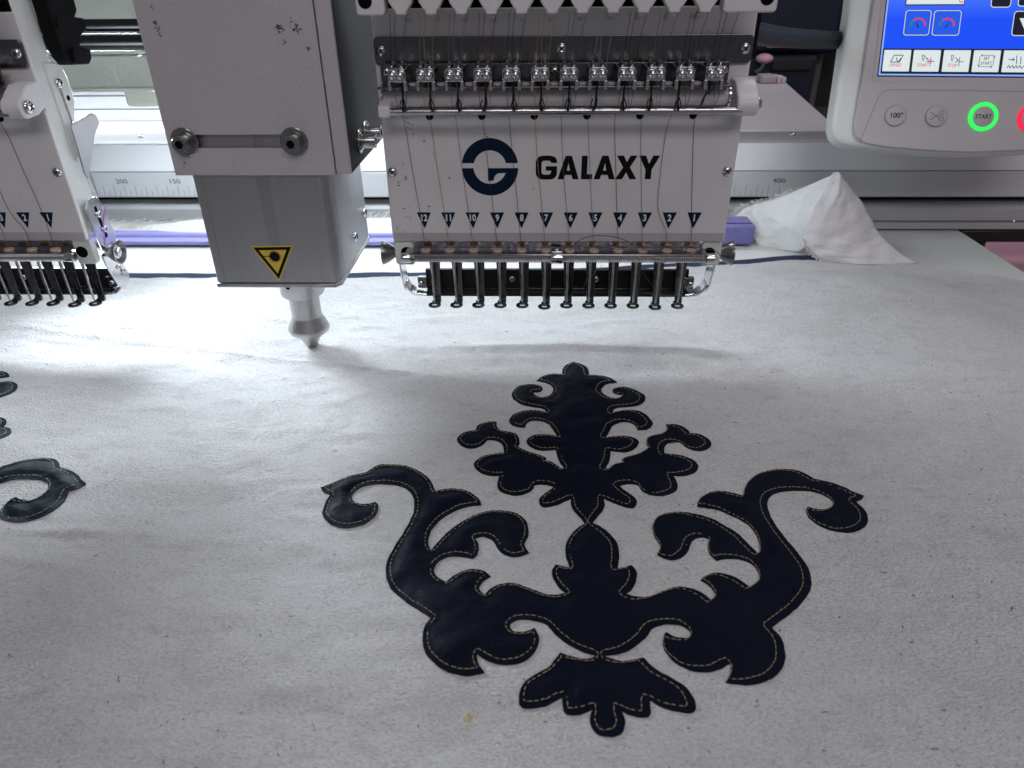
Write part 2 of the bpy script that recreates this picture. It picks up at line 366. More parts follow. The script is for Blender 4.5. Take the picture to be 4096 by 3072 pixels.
def cloth_z(x, y):
    x = np.asarray(x, float); y = np.asarray(y, float)
    z = 2.6 * vnoise(x / 95 + 7.3, y / 60 + 3.1, 1) + 1.3 * vnoise(x / 38 + 1.3, y / 22 + 9.1, 2) + 1.0 * vnoise(x / 15 + 5.5, y / 8 + 2.1, 3) + 0.42 * vnoise(x / 5 + 2.5, y / 3.2 + 6.1, 6)
    left = 1 / (1 + np.exp((x + 70) / 26)); near = 1 / (1 + np.exp((y - 300) / 45))
    z = z + left * near * 5.0 * vnoise(x / 120 + 2.2, y / 21 + 0.4, 4)
    z = z + 8.0 * np.exp(-((x - 215) / 80) ** 2 - ((y - 500) / 38) ** 2) + 2.0 * np.exp(-((x - 30) / 60) ** 2 - ((y - 405) / 22) ** 2)
    z = z + (1 / (1 + np.exp(-(y - 420) / 14))) * 1.6 * vnoise(x / 34 + 4.0, y / 26 + 1.0, 5)
    for pts, h, w in CREASES:
        best = np.full(np.shape(x), 1e9); ends = np.zeros(np.shape(x)); n = len(pts) - 1
        for i in range(n):
            ax, ay = pts[i]; bx, by = pts[i + 1]; L2 = (bx - ax) ** 2 + (by - ay) ** 2
            t = np.clip(((x - ax) * (bx - ax) + (y - ay) * (by - ay)) / L2, 0, 1)
            d = np.hypot(x - ax - t * (bx - ax), y - ay - t * (by - ay))
            upd = d < best; best = np.where(upd, d, best); ends = np.where(upd, (i + t) / n, ends)
        z = z + h * np.exp(-(best / w) ** 2) * np.sin(np.clip(ends, 0.03, 0.97) * math.pi) ** 0.5
    return z + 0.6
BACK = [(-640, 517), (-420, 516.5), (-304, 516), (-230, 514.5), (-145, 517), (-60, 520), (40, 528), (110, 540), (170, 549), (215, 556), (262, 556.5), (300, 553), (340, 533), (370, 513), (420, 494), (520, 470)]
def back_y(x): return np.interp(x, [p[0] for p in BACK], [p[1] for p in BACK]) + 0.5 * vnoise(np.asarray(x, float) / 9, np.zeros(np.shape(x)) + 0.3, 8)

def sheet(name, m, parent, x0, x1, nx, y0, ny, yb, zf, thick, m2=None):
    xs = np.linspace(x0, x1, nx + 1); t = np.linspace(0, 1, ny + 1)
    X_, T_ = np.meshgrid(xs, t, indexing='ij'); yb_ = yb(xs)[:, None]
    Y_ = y0 + (yb_ - y0) * T_; Z_ = zf(X_, Y_)
    L = V3((0, 0, 0)) if parent is None else V3(parent.location) / S
    top = np.stack([X_, Y_, Z_], -1).reshape(-1, 3); n = len(top)
    idx = np.arange(n).reshape(nx + 1, ny + 1)
    fs = np.stack([idx[:-1, :-1], idx[1:, :-1], idx[1:, 1:], idx[:-1, 1:]], -1).reshape(-1, 4)
    rim = np.concatenate([idx[:, -1], idx[-1, ::-1][1:], idx[::-1, 0][1:], idx[0, :][1:]])
    low = top[rim].copy(); low[:, 2] -= thick
    li = np.arange(n, n + len(rim)); side = np.stack([rim[:-1], rim[1:], li[1:], li[:-1]], -1)
    me = bpy.data.meshes.new(name); vs = (np.concatenate([top, low]) - L) * S
    me.from_pydata(vs.tolist(), [], fs.tolist() + side.tolist()); me.materials.append(MATS[m])
    me.polygons.foreach_set('use_smooth', [True] * len(me.polygons)); me.set_sharp_from_angle(angle=math.radians(60)); me.update()
    o = bpy.data.objects.new(name, me); C.objects.link(o)
    if parent: o.parent = parent
    return o

# ================================================================== the setting
tag(MB().box(-700, 388, 60, 652, -30, -3.2).build('table_top', 'table_grey', None, bevel=1.0), 'pale grey machine table under the cloth', 'table', kind='structure')
tag(MB().add([(-1500, -200, -720), (3500, -200, -720), (3500, 4500, -720), (-1500, 4500, -720)], [(0, 1, 2, 3)]).build('floor', 'pink', None), 'pink workshop floor far below the table', 'floor', kind='structure')

# ------------------------------------------------------------------ the moving frame beam with its ruler
beam = thing('ruler_beam', 'long pale grey beam with an engraved millimetre ruler behind the machine heads', 'beam', (0, 655, -3))
XA, XB = -620, 640
def profile_bar(name, m, prof, parent, x0=XA, x1=XB, bevel=None):     # prof: (y, z) outline, extruded along x
    fr = (V3((0, 0, 0)), V3((0, 1, 0)), V3((0, 0, 1)), V3((1, 0, 0)))
    return MB().prism(prof, fr, x0, x1).build(name, m, parent, bevel=bevel)
face = profile_bar('ruler_face', 'beam_white', [(651, 25.5), (652.5, 48), (690, 48), (690, 25.5)], beam, bevel=0.6)
profile_bar('upper_face', 'beam_light', [(652.5, 48.6), (661, 71), (690, 71), (690, 48.6)], beam, bevel=0.6)
profile_bar('top_strip', 'beam_grey', [(661.5, 71.3), (664, 72.5), (697, 73.5), (697, 71.3)], beam)
profile_bar('slot_core', 'hole_black', [(672, 17), (672, 25.2), (690, 25.2), (690, 17)], beam)
profile_bar('lower_rail', 'rail_grey', [(645, 5), (645, 16), (647, 17.5), (690, 17.5), (690, 5)], beam, bevel=0.5)
profile_bar('lower_flange', 'rail_grey', [(641, -1.5), (641, 4.2), (690, 4.2), (690, -1.5)], beam, bevel=0.5)
profile_bar('slot_rail', 'anodised', [(668, 20.2), (668, 21.2), (672, 21.2), (672, 20.2)], beam)
def mark_bars():
    b = MB(); fr = (V3((0, 651.0, 25.5)), V3((1, 0, 0)), unit((0, 1.5, 22.5)), unit((0, -22.5, 1.5)))
    def px_of(val): return -333.1 + (val - (-150)) * (554.3 / 550.0)      # ruler value to x
    for v in range(-260, -90, 5):
        h = 9.5 if v % 10 == 0 else 5.0
        b.prism([(px_of(v) - 0.18, 1), (px_of(v) + 0.18, 1), (px_of(v) + 0.18, 1 + h), (px_of(v) - 0.18, 1 + h)], fr, 0.02, 0.10)
    for v in range(330, 405, 5):
        h = 9.5 if v % 10 == 0 else 5.0
        b.prism([(px_of(v) - 0.18, 1), (px_of(v) + 0.18, 1), (px_of(v) + 0.18, 1 + h), (px_of(v) - 0.18, 1 + h)], fr, 0.02, 0.10)
    for t, v in (('200', -200), ('150', -150), ('400', 400), ('250', -250)):
        vs, fs = text_mesh(t, 4.2, fr, 0.1, px_of(v) - 1.5, 14.6, bold=0.02, squeeze=1.35, shear=-0.15); b.add(vs, fs)
    return b
mark_bars().build('ruler_marks', 'grey_print', face, smooth=0)
for sx, sy in ((235, 684), (-372, 684), (-250, 684)):
    put(SCREW[2.9], 'screw', (sx, sy, 73.2), beam, (math.radians(-90), 0, 0))
put(SCREW[2.6], 'screw', on_y((4055, 888), 644.8), beam)

# white top cover running back behind the beam, and what stands on it
tag(MB().hexa([(-640, 698, 60), (283, 698, 60), (330, 1058, 60), (-640, 1058, 60), (-640, 698, 74.5), (283, 698, 74.5), (330, 1058, 74.5), (-640, 1058, 74.5)]).build('rear_cover', 'pink_white', None, bevel=1.5), 'broad pinkish white cover plate running back behind the ruler beam', 'cover plate')
arm = thing('machine_arm', 'green grey cast arm of the embroidery machine between the heads', 'machine arm', (-330, 640, 74.5))
profile_bar('upper_casting', 'green_grey_paint', [(604, 152), (602, 240), (690, 240), (690, 152)], arm, -640, 30, bevel=1.5)
profile_bar('lower_casting', 'green_grey_paint', [(600, 128), (604, 151.5), (690, 151.5), (690, 128)], arm, -640, 30, bevel=1.5)
profile_bar('lip', 'green_grey_paint', [(598, 125.5), (598, 128.5), (606, 128.5), (606, 125.5)], arm, -640, 30, bevel=0.8)
profile_bar('rear_band', 'beam_white', [(758, 99), (758, 118), (764, 118), (764, 99)], arm, -640, 30, bevel=0.6)
profile_bar('middle_band', 'beam_white', [(757, 86), (757, 98), (764, 98), (764, 86)], arm, -640, 30, bevel=0.6)
profile_bar('lower_band', 'beam_white', [(755, 74.6), (755, 85.4), (764, 85.4), (764, 74.6)], arm, -640, 30, bevel=0.6)
profile_bar('underside', 'green_grey_paint', [(690.5, 118), (690.5, 240), (764, 240), (764, 118)], arm, -640, 30)
box('foam_stop', 'off_white_foam', arm, -351, -318, 634, 648, 108, 125.3, bevel=3.0, seg=4)
for nm, yy, zz, rr, lab in (('drive_shaft', 542, 176.5, 4.6, 'thicker upper dark steel shaft running between the machine heads'), ('guide_shaft', 535, 166.6, 4.9, 'lower polished steel shaft running between the machine heads')):
    b = MB().cyl((-640, yy, zz), (30, yy, zz), rr, n=28)
    tag(b.build(nm, 'shaft_steel', None), lab, 'shaft')

# ------------------------------------------------------------------ background beyond the beam (out of focus)
far = thing('far_machine', 'dark navy sewing machine out of focus beyond the cover plate', 'machine', (330, 1120, -720))
box('body', 'far_navy', far, 150, 395, 1100, 1190, -719, 95, bevel=6)
box('head_block', 'far_navy', far, 300, 420, 1110, 1180, 96, 260, bevel=6)
MB().prism([(318, 106), (319, 128), (350, 126), (383, 112), (390, 106)], XZ(1098), 0, 6).build('pink_cover', 'pink_white', far, bevel=2)
box('dark_window', 'far_dark', far, 330, 385, 1094, 1099, 76, 92, bevel=2)
MB().sphere((318, 1095, 92), 12, sq=0.55).build('pink_cushion', 'pink', far)
MB().tube([(312, 1090, 90), (316, 1088, 86), (313, 1088, 79), (306, 1088, 75)], 2.6).build('hose', 'far_grey', far)
rack = thing('far_rack', 'dark grey shelving blurred behind the control panel', 'rack', (700, 1000, -720))
box('panel', 'far_dark', rack, 380, 1300, 1210, 1230, -719, 420)
box('side_post', 'far_grey', rack, 402, 420, 1150, 1205, -719, 420, bevel=3)
box('light_box', 'far_grey', rack, 425, 520, 1150, 1205, 128, 190, bevel=5)
box('blue_drum', 'far_navy', rack, 428, 446, 1120, 1148, 96, 230, bevel=3)
box('lower_cabinet', 'far_dark', rack, 345, 1100, 800, 1090, -719, 30, bevel=4)
bin_ = thing('white_bin', 'small white and pink bin blurred at the corner of the cover plate', 'bin', (300, 1000, 74.5))
box('wall', 'panel_grey', bin_, 286, 306, 985, 1010, 74.6, 84, bevel=2)
box('lining', 'pink', bin_, 306.5, 312, 985, 1010, 74.6, 83, bevel=1)
box('rim', 'panel_white', bin_, 312.5, 318, 985, 1010, 74.6, 82, bevel=1)
side = thing('side_shelf', 'pink and white shelf beyond the right edge of the table', 'shelf', (450, 620, -720))
box('shelf_board', 'pink', side, 430, 760, 480, 760, -60, -45, bevel=3)
box('white_tray', 'pink_white', side, 400, 434, 560, 690, -44, -30, bevel=4)
box('leg', 'far_dark', side, 560, 600, 600, 640, -719, -60.5)
brk = thing('frame_bracket', 'dark bracket with a black screw at the table end of the ruler beam', 'bracket', (395, 650, -3))
box('plate', 'black_metal', brk, 389, 520, 640.5, 655, -14, -2, bevel=2)
MB().cyl((412, 648, -22), (412, 648, -14.2), 6, n=20).build('screw_end', 'black_metal', brk)

# ------------------------------------------------------------------ cloth layers
cloth = thing('fabric_sheet', 'large wrinkled off-white cotton sheet spread under the machine heads', 'fabric sheet', (0, 320, 0))
sheet('cloth', 'cotton', cloth, -640, 430, 640, 95, 300, back_y, cloth_z, 0.8)
tag(sheet('navy_layer', 'navy_cloth', None, -640, 430, 200, 400, 40, lambda x: back_y(x) + 13.0 + 3 * np.exp(-((x - 225) / 40) ** 2) - 30 / (1 + np.exp(-(x - 262) / 5)) + 1.2 * vnoise(x / 30, x * 0, 11), lambda x, y: cloth_z(x, y) * 0.6 - 1.3, 0.6),
    'dark navy cloth layer peeking out behind the cotton sheet', 'fabric layer')
tag(sheet('white_backing', 'white_sheet', None, -640, 300, 200, 430, 60, lambda x: 586 + 3 * vnoise(x / 60, x * 0, 12) - 45 / (1 + np.exp(-(x - 245) / 10)), lambda x, y: 1.2 * vnoise(x / 30, y / 26, 13) - 2.0 + 4.0 * np.exp(-((y - 548) / 10) ** 2 - ((x + 250) / 200) ** 2) * 0, 0.5),
    'white backing sheet lying under the cotton behind the heads', 'backing sheet')

# the corner of the sheet that is folded up beside the right head
def coons(top, bot, nu, nv, bulge, nz=0.8, seed=3):
    T = np.array(top); B = np.array(bot); P = np.zeros((nu + 1, nv + 1, 3))
    tt = np.linspace(0, 1, len(T)); tb = np.linspace(0, 1, len(B))
    for i in range(nu + 1):
        u = i / nu; a = np.array([np.interp(u, tt, T[:, k]) for k in range(3)]); b = np.array([np.interp(u, tb, B[:, k]) for k in range(3)])
        for j in range(nv + 1):
            v = j / nv; q = a * (1 - v) + b * v; q[1] -= bulge(u, v)
            q = q + nz * np.array([0.2, -1, 0.3]) * (vnoise(np.array(u * 9 + v * 3), np.array(v * 5), seed) + 0.5 * vnoise(np.array(u * 22), np.array(v * 9 + u * 6), seed + 1))
            P[i, j] = q
    b = MB(); n = nv + 1
    b.add(P.reshape(-1, 3), [(i * n + j, i * n + j + 1, (i + 1) * n + j + 1, (i + 1) * n + j) for i in range(nu) for j in range(nv)])
    return b
def smooth_pts(pts, n=8):
    P = [V3(p) for p in pts]; out = []
    for i in range(len(P) - 1):
        a = P[max(i - 1, 0)]; b = P[i]; c = P[i + 1]; d = P[min(i + 2, len(P) - 1)]
        for k in range(n):
            t = k / n; out.append(0.5 * ((2 * b) + (c - a) * t + (2 * a - 5 * b + 4 * c - d) * t * t + (3 * b - a - 3 * c + d) * t ** 3))
    return out + [P[-1]]
peak = on_y((3345, 690), 578)
ridge = smooth_pts([peak, on_y((3300, 770), 572), on_y((3252, 850), 565), on_y((3218, 935), 559), on_y((3226, 985), 556), on_y((3262, 1020), 554), on_y((3300, 1046), 552)])
right = smooth_pts([peak, on_y((3395, 745), 577), on_y((3440, 805), 575), on_y((3500, 910), 571), on_y((3545, 965), 567), on_y((3600, 1015), 562), on_y((3670, 1052), 557)])
fold = coons(ridge, right, 48, 26, lambda u, v: (6.5 * (1 - 0.35 * u) + 1.8 * abs(math.sin(v * 5 + u * 3)) * u) * math.sin(math.pi * v), 2.4).build('folded_corner', 'fold_cotton', cloth, smooth=70)
sol = fold.modifiers.new('thick', 'SOLIDIFY'); sol.thickness = 0.0007
topl = smooth_pts([on_y((2930, 880), 632), on_y((2965, 838), 630), on_y((3020, 815), 626), on_y((3110, 790), 615), on_y((3230, 740), 598), peak + V3((0.3, 1, -0.2))])
botl = smooth_pts([on_y((2950, 905), 630), on_y((3010, 975), 612), on_y((3040, 996), 604), on_y((3120, 1003), 592), on_y((3200, 1003), 575), on_y((3226, 960), 566), on_y((3240, 890), 566), on_y((3277, 812), 571), peak + V3((0.3, 1.0, -0.4))])
lining = coons(topl, botl, 60, 24, lambda u, v: (3.0 + 6.5 * abs(math.sin(v * 4.2 + u * 6.5)) * (1 - 0.7 * u) - 4.0 * abs(math.sin(u * 8 - v * 2.2))) * math.sin(math.pi * v), 5.5, 21).build('satin_lining', 'satin_lining', cloth, smooth=70)
sol = lining.modifiers.new('thick', 'SOLIDIFY'); sol.thickness = 0.0006
fr_ = MB()                                   # frayed threads along the lining and the cut edges behind
for i in range(230):
    u = random.random() ** 1.3; k = min(int(u * (len(topl) - 1) * 0.75), len(topl) - 2); p = V3(topl[k]) + (V3(topl[k + 1]) - V3(topl[k])) * random.random()
    q = p + V3((random.uniform(-5, 0.5), random.uniform(-1, 1), random.uniform(0.3, 3.0))) * random.uniform(0.5, 1.5)
    fr_.tube([p, (p + q) / 2 + V3((0, 0, random.uniform(-0.5, 0.8))), q], 0.2, 3)
for i in range(110):
    k = random.randrange(int(len(ridge) * 0.55), len(ridge) - 1); p = V3(ridge[k])
    fr_.tube([p, p + V3((random.uniform(-3, 1.5), random.uniform(-2, 0), random.uniform(-2.5, 1)))], 0.2, 3)
tag(fr_.build('frayed_edge', 'satin_lining', cloth, smooth=0), None, kind='stuff')
fr2 = MB()
for i in range(420):
    x = random.uniform(-440, -125); y = 640 + random.uniform(-3, 3)
    h = 6.0 + 9.0 * max(0, min(1, (x + 330) / 70)) * random.uniform(0.5, 1)
    fr2.tube([(x, y - 22, 7.0), (x + random.uniform(2, 6), y - 12, h * 0.9 + 3), (x + random.uniform(5, 13), y - 8, h + random.uniform(1, 5))], 0.28, 3)
fb = thing('frayed_batting', 'fluffy white frayed batting edge lying on the lilac clamp strip', 'batting', (-280, 625, 4))
pad = []
for i in range(61):
    x = -440 + i * 5.3; pad.append(x)
bb = MB(); nvs = []
for x in pad:
    hh = 4.0 + 7.0 / (1 + math.exp(-(x + 318) / 14)) + 1.5 * float(vnoise(np.array(x / 14), np.array(0.3), 31))
    for (yy, zz) in ((604, 4.0), (612, 3.2 + hh * 0.6), (622, 3.5 + hh), (634, 3.2 + hh * 0.8), (640, 3.0)): nvs.append((x, yy, zz))
bb.add(nvs, [(i * 5 + j, (i + 1) * 5 + j, (i + 1) * 5 + j + 1, i * 5 + j + 1) for i in range(60) for j in range(4)])
bb.build('pad', 'white_sheet', fb, smooth=80)
tag(fr2.build('fringe', 'white_sheet', fb, smooth=0), None, kind='stuff')

# lilac clamps of the moving frame
cl = thing('lilac_clamp_strip', 'long pale lilac clamp strip lying along the back of the left bay', 'clamp', (-330, 610, -3))
profile_bar('strip', 'lilac_pale', [(594, -1), (594, 2.4), (597, 3.2), (640, 3.2), (640, -1)], cl, -620, -95, bevel=0.6)
profile_bar('raised_ridge', 'lilac_pale', [(603, 3.3), (604.5, 6.0), (613, 6.4), (614, 3.3)], cl, -620, -95, bevel=0.5)
cb = thing('lilac_clamp', 'short violet plastic clamp block beside the folded white corner', 'clamp', (150, 600, -3))
box('block', 'lilac', cb, 105, 189, 597, 622, -1.6, 16.5, bevel=3.0, seg=4)
box('ridge', 'lilac', cb, 105, 186, 601, 618, 16.7, 18.0, bevel=0.6)

# ================================================================== appliqué ornament (left half traced, mirrored about its axis)
ZO = dict(A=(2000, 1440, 5.53), B=(1800, 1670, 4.254), Cc=(1260, 1820, 3.16), D=(1500, 2000, 3.16), E=(1660, 2280, 2.765), Ff=(2050, 2560, 4.148), G=(2100, 1980, 3.318))
HALF = [('A', [(1630, 68, 1), (1530, 100), (1430, 160), (1380, 230), (1378, 325, 1), (1240, 325), (1100, 335), (960, 370), (870, 415), (805, 462, 1),
               (900, 490), (1000, 510), (1090, 550), (1160, 610), (1180, 680), (1150, 750), (1080, 800), (960, 832), (850, 827), (770, 790), (725, 742, 1),
               (820, 735), (900, 715), (945, 670), (930, 625), (880, 595), (790, 568), (690, 560), (560, 580), (420, 625), (310, 700), (262, 780), (280, 860), (340, 930),
               (450, 990), (580, 1025), (720, 1042), (860, 1050), (950, 1070), (1010, 1110), (1015, 1165, 1), (900, 1135), (780, 1118), (660, 1115), (520, 1130), (390, 1175),
               (270, 1255), (210, 1340), (215, 1410), (270, 1470), (370, 1515), (470, 1530), (555, 1530, 1), (575, 1460), (640, 1400), (740, 1368), (860, 1370), (980, 1405), (1070, 1460)]),
        ('B', [(1680, 140), (1760, 250), (1835, 350, 1), (1720, 325), (1600, 318), (1480, 328), (1380, 360), (1315, 410), (1310, 460), (1360, 520), (1450, 575), (1570, 605), (1690, 600), (1795, 588, 1),
               (1820, 680), (1860, 780), (1910, 850), (1940, 895, 1), (1880, 905, 1), (1820, 850), (1740, 800), (1650, 775), (1615, 775, 1), (1645, 735, 1), (1560, 690), (1420, 645), (1280, 595), (1150, 530, 1),
               (1180, 490), (1180, 420), (1140, 350), (1060, 305), (950, 275), (860, 250), (800, 195), (800, 105, 1), (680, 105), (560, 135), (470, 190), (440, 262, 1), (340, 275), (230, 315), (150, 380), (122, 435),
               (150, 490), (230, 540), (340, 562), (450, 550), (540, 515), (600, 465), (632, 425, 1), (720, 420), (800, 435), (870, 475), (910, 540), (918, 625, 1), (800, 635), (660, 660), (530, 700), (430, 770), (408, 830),
               (440, 895), (520, 950), (640, 990), (760, 1005), (850, 1000, 1), (810, 1090), (805, 1180), (850, 1245), (950, 1300), (1080, 1325), (1220, 1315), (1350, 1270), (1420, 1210), (1432, 1160, 1),
               (1520, 1140), (1640, 1148), (1765, 1185, 1), (1700, 1240), (1600, 1310), (1530, 1370), (1515, 1420), (1540, 1480), (1600, 1515), (1720, 1508), (1860, 1465), (1980, 1420), (2055, 1385, 1)]),
        ('G', [(612, 130), (640, 190), (690, 250), (750, 320), (790, 375, 1), (720, 420), (640, 490), (580, 570), (540, 660), (535, 750), (550, 840), (595, 965, 1), (510, 955), (405, 920, 1),
               (370, 980), (360, 1040), (385, 1130), (430, 1210), (480, 1265), (545, 1310, 1), (440, 1335), (350, 1340), (250, 1325), (130, 1275)]),
        ('E', [(1217, 190), (1130, 160), (1030, 155), (920, 175), (830, 225), (770, 282, 1), (725, 245), (715, 205), (740, 150), (790, 105), (842, 75, 1)]),
        ('D', [(1410, 920), (1320, 880), (1220, 872), (1100, 895), (990, 950), (890, 1025, 1), (800, 970), (755, 920), (745, 870), (760, 810), (810, 750), (900, 710), (1000, 695), (1120, 705), (1235, 730, 1),
               (1290, 680), (1312, 610), (1300, 520), (1265, 465, 1), (1340, 445), (1420, 455), (1490, 500), (1530, 570), (1580, 650), (1650, 700), (1740, 728), (1850, 715), (1945, 675, 1),
               (1895, 590), (1900, 530), (1935, 450), (1940, 350), (1920, 270), (1850, 195), (1750, 145), (1620, 122), (1480, 122), (1340, 150), (1200, 200), (1080, 265), (960, 350), (840, 465), (710, 615, 1),
               (680, 560), (680, 450), (720, 350), (800, 250), (900, 180), (1040, 110), (1180, 75), (1345, 55, 1)]),
        ('Cc', [(2080, 560), (2000, 495), (1900, 450), (1780, 435), (1650, 440), (1520, 465, 1), (1490, 380), (1430, 300), (1320, 220), (1180, 165), (1020, 140), (840, 138), (740, 170), (640, 232, 1),
                (540, 250), (420, 280), (300, 320), (180, 375), (72, 420, 1), (110, 470), (190, 505, 1), (130, 590), (95, 680), (90, 740), (130, 810), (220, 870), (340, 905), (470, 900), (600, 870), (710, 810), (780, 730),
                (800, 660), (795, 620), (765, 590, 1), (700, 612), (620, 618), (540, 608), (480, 570), (465, 520), (500, 470), (570, 420), (680, 388), (820, 378), (960, 383), (1080, 405), (1180, 455), (1240, 530), (1255, 610),
                (1240, 720), (1200, 830), (1120, 970), (1020, 1130), (930, 1290), (895, 1400), (895, 1500)]),
        ('D', [(150, 1000), (200, 1100), (290, 1200), (420, 1315), (560, 1420), (715, 1530, 1)]),
        ('E', [(120, 640), (90, 730), (92, 850), (120, 950), (190, 1045), (290, 1125), (410, 1175), (540, 1198), (660, 1195), (775, 1172, 1), (720, 1100), (690, 1030), (690, 970, 1), (750, 1010), (850, 1055), (970, 1078),
               (1100, 1070), (1210, 1030), (1300, 960), (1360, 870), (1372, 780), (1350, 710), (1320, 655, 1), (1240, 695), (1150, 710), (1085, 700), (1050, 660), (1060, 620), (1120, 580), (1210, 568), (1330, 575), (1450, 615),
               (1550, 720), (1680, 820), (1830, 900), (2010, 942, 1)]),
        ('Ff', [(1290, 300), (1180, 318), (1050, 305), (920, 280), (785, 240, 1), (720, 330), (600, 470), (450, 560), (290, 660), (190, 750), (130, 870), (105, 990), (110, 1090), (150, 1140), (260, 1160), (400, 1145), (550, 1110),
                (680, 1050), (820, 960, 1), (830, 1060), (840, 1170), (870, 1225), (910, 1250), (1000, 1258), (1110, 1240), (1220, 1210), (1330, 1160, 1), (1290, 1250), (1285, 1340), (1310, 1440), (1380, 1550), (1470, 1605), (1550, 1620)])]
AX = 23.95
half = []
for key, pts in HALF:
    ox, oy, sc = ZO[key]
    for p in pts:
        w = on_z((ox + p[0] / sc, oy + p[1] / sc), 0.6); half.append((w[0] - AX, w[1], len(p) == 3))
half[0] = (0.0, half[0][1], True); half[-1] = (0.0, half[-1][1], False)
full = half + [(-x * 1.022, y, c) for x, y, c in half[-2:0:-1]]
def spline_closed(P, step=1.0):
    n = len(P); out = []; corner = []
    for i in range(n):
        b = V3(P[i][:2]); c = V3(P[(i + 1) % n][:2]); a = V3(P[(i - 1) % n][:2]); d = V3(P[(i + 2) % n][:2])
        m0 = (c - b) if P[i][2] else (c - a) * 0.5; m1 = (c - b) if P[(i + 1) % n][2] else (d - b) * 0.5
        L = np.linalg.norm(c - b); k = max(1, int(L / step))
        for j in range(k):
            t = j / k; h00 = 2 * t ** 3 - 3 * t * t + 1; h10 = t ** 3 - 2 * t * t + t; h01 = -2 * t ** 3 + 3 * t * t; h11 = t ** 3 - t * t
            out.append(h00 * b + h10 * m0 + h01 * c + h11 * m1)
    return np.array(out)
OUT0 = spline_closed(full, 0.9)
full = half + [(-x * 1.022 + 1.35 * min(1.0, abs(x) / 4.0), y, c) for x, y, c in half[-2:0:-1]]
OUT = spline_closed(full, 0.9)
OUT = OUT + 0.30 * np.stack([vnoise(OUT[:, 0] / 1.6 + 9, OUT[:, 1] / 1.6, 61), vnoise(OUT[:, 0] / 1.6, OUT[:, 1] / 1.6 + 5, 62)], 1)
def seg_dist(P, poly):
    A = poly; B = np.roll(poly, -1, 0); d = B - A; L2 = (d ** 2).sum(1) + 1e-9; best = np.full(len(P), 1e9)
    for i in range(0, len(P), 400):
        q = P[i:i + 400, None, :] - A[None]; t = np.clip((q * d[None]).sum(2) / L2[None], 0, 1)
        best[i:i + 400] = np.sqrt(((q - t[..., None] * d[None]) ** 2).sum(2)).min(1)
    return best
def inside(P, poly):
    x, y = P[:, 0], P[:, 1]; c = np.zeros(len(P), bool); n = len(poly)
    for i in range(n):
        x0, y0 = poly[i]; x1, y1 = poly[(i + 1) % n]
        k = ((y0 > y) != (y1 > y)); xx = (x1 - x0) * (y - y0) / (y1 - y0 + 1e-12) + x0; c ^= k & (x < xx)
    return c
area2 = sum(OUT[i][0] * OUT[(i + 1) % len(OUT)][1] - OUT[(i + 1) % len(OUT)][0] * OUT[i][1] for i in range(len(OUT)))
sgn = 1 if area2 > 0 else -1
INS = 1.62
tan_ = np.roll(OUT0, -1, 0) - np.roll(OUT0, 1, 0); tan_ /= np.linalg.norm(tan_, axis=1)[:, None]
nor = np.stack([-tan_[:, 1], tan_[:, 0]], 1) * sgn
STI = OUT0 + nor * INS
flip = (np.sign(STI[:, 0]) != np.sign(OUT0[:, 0])) & (np.abs(OUT0[:, 0]) > 0.3)
STI[flip, 0] = np.sign(OUT0[flip, 0]) * 0.35
keep = (seg_dist(STI, OUT0) > INS * 0.80) | flip
keep &= inside(STI, OUT0)
STI = STI[keep] + np.array([0, 0.75])
GX, GY = np.meshgrid(np.arange(-135, 135, 2.2), np.arange(130, 392, 2.2)); G_ = np.stack([GX.ravel(), GY.ravel()], 1) + rng.uniform(-0.5, 0.5, (GX.size, 2))
G_ = G_[inside(G_, OUT)]; G_ = G_[seg_dist(G_, OUT) > 0.9]
allp = np.concatenate([OUT, G_]); nO = len(OUT)
cv, ce, cf, o1, o2, o3 = geometry.delaunay_2d_cdt([Vector(p) for p in allp], [(i, (i + 1) % nO) for i in range(nO)], [list(range(nO))], 1, 1e-6)
CV = np.array([v[:] for v in cv]); dB = seg_dist(CV, OUT); dS = seg_dist(CV, STI) if len(STI) else dB
def patch_z(P, cx):
    d = seg_dist(P, OUT)
    puff = np.clip((d - 2.4) / 5.0, 0, 1); puff = puff * puff * (3 - 2 * puff)
    return cloth_z(P[:, 0] + cx, P[:, 1]) + 0.50 + 0.9 * puff + puff * 1.2 * vnoise(P[:, 0] / 11 + cx, P[:, 1] / 8, 41) + puff * 0.5 * vnoise(P[:, 0] / 4 + cx, P[:, 1] / 4, 43) - 0.32 * np.exp(-((d - INS) / 0.8) ** 2) \
        + 0.6 * np.exp(-(d / 3.6) ** 2) * vnoise(P[:, 0] / 3.1 + cx, P[:, 1] / 2.7, 42) * (d > 0.6)
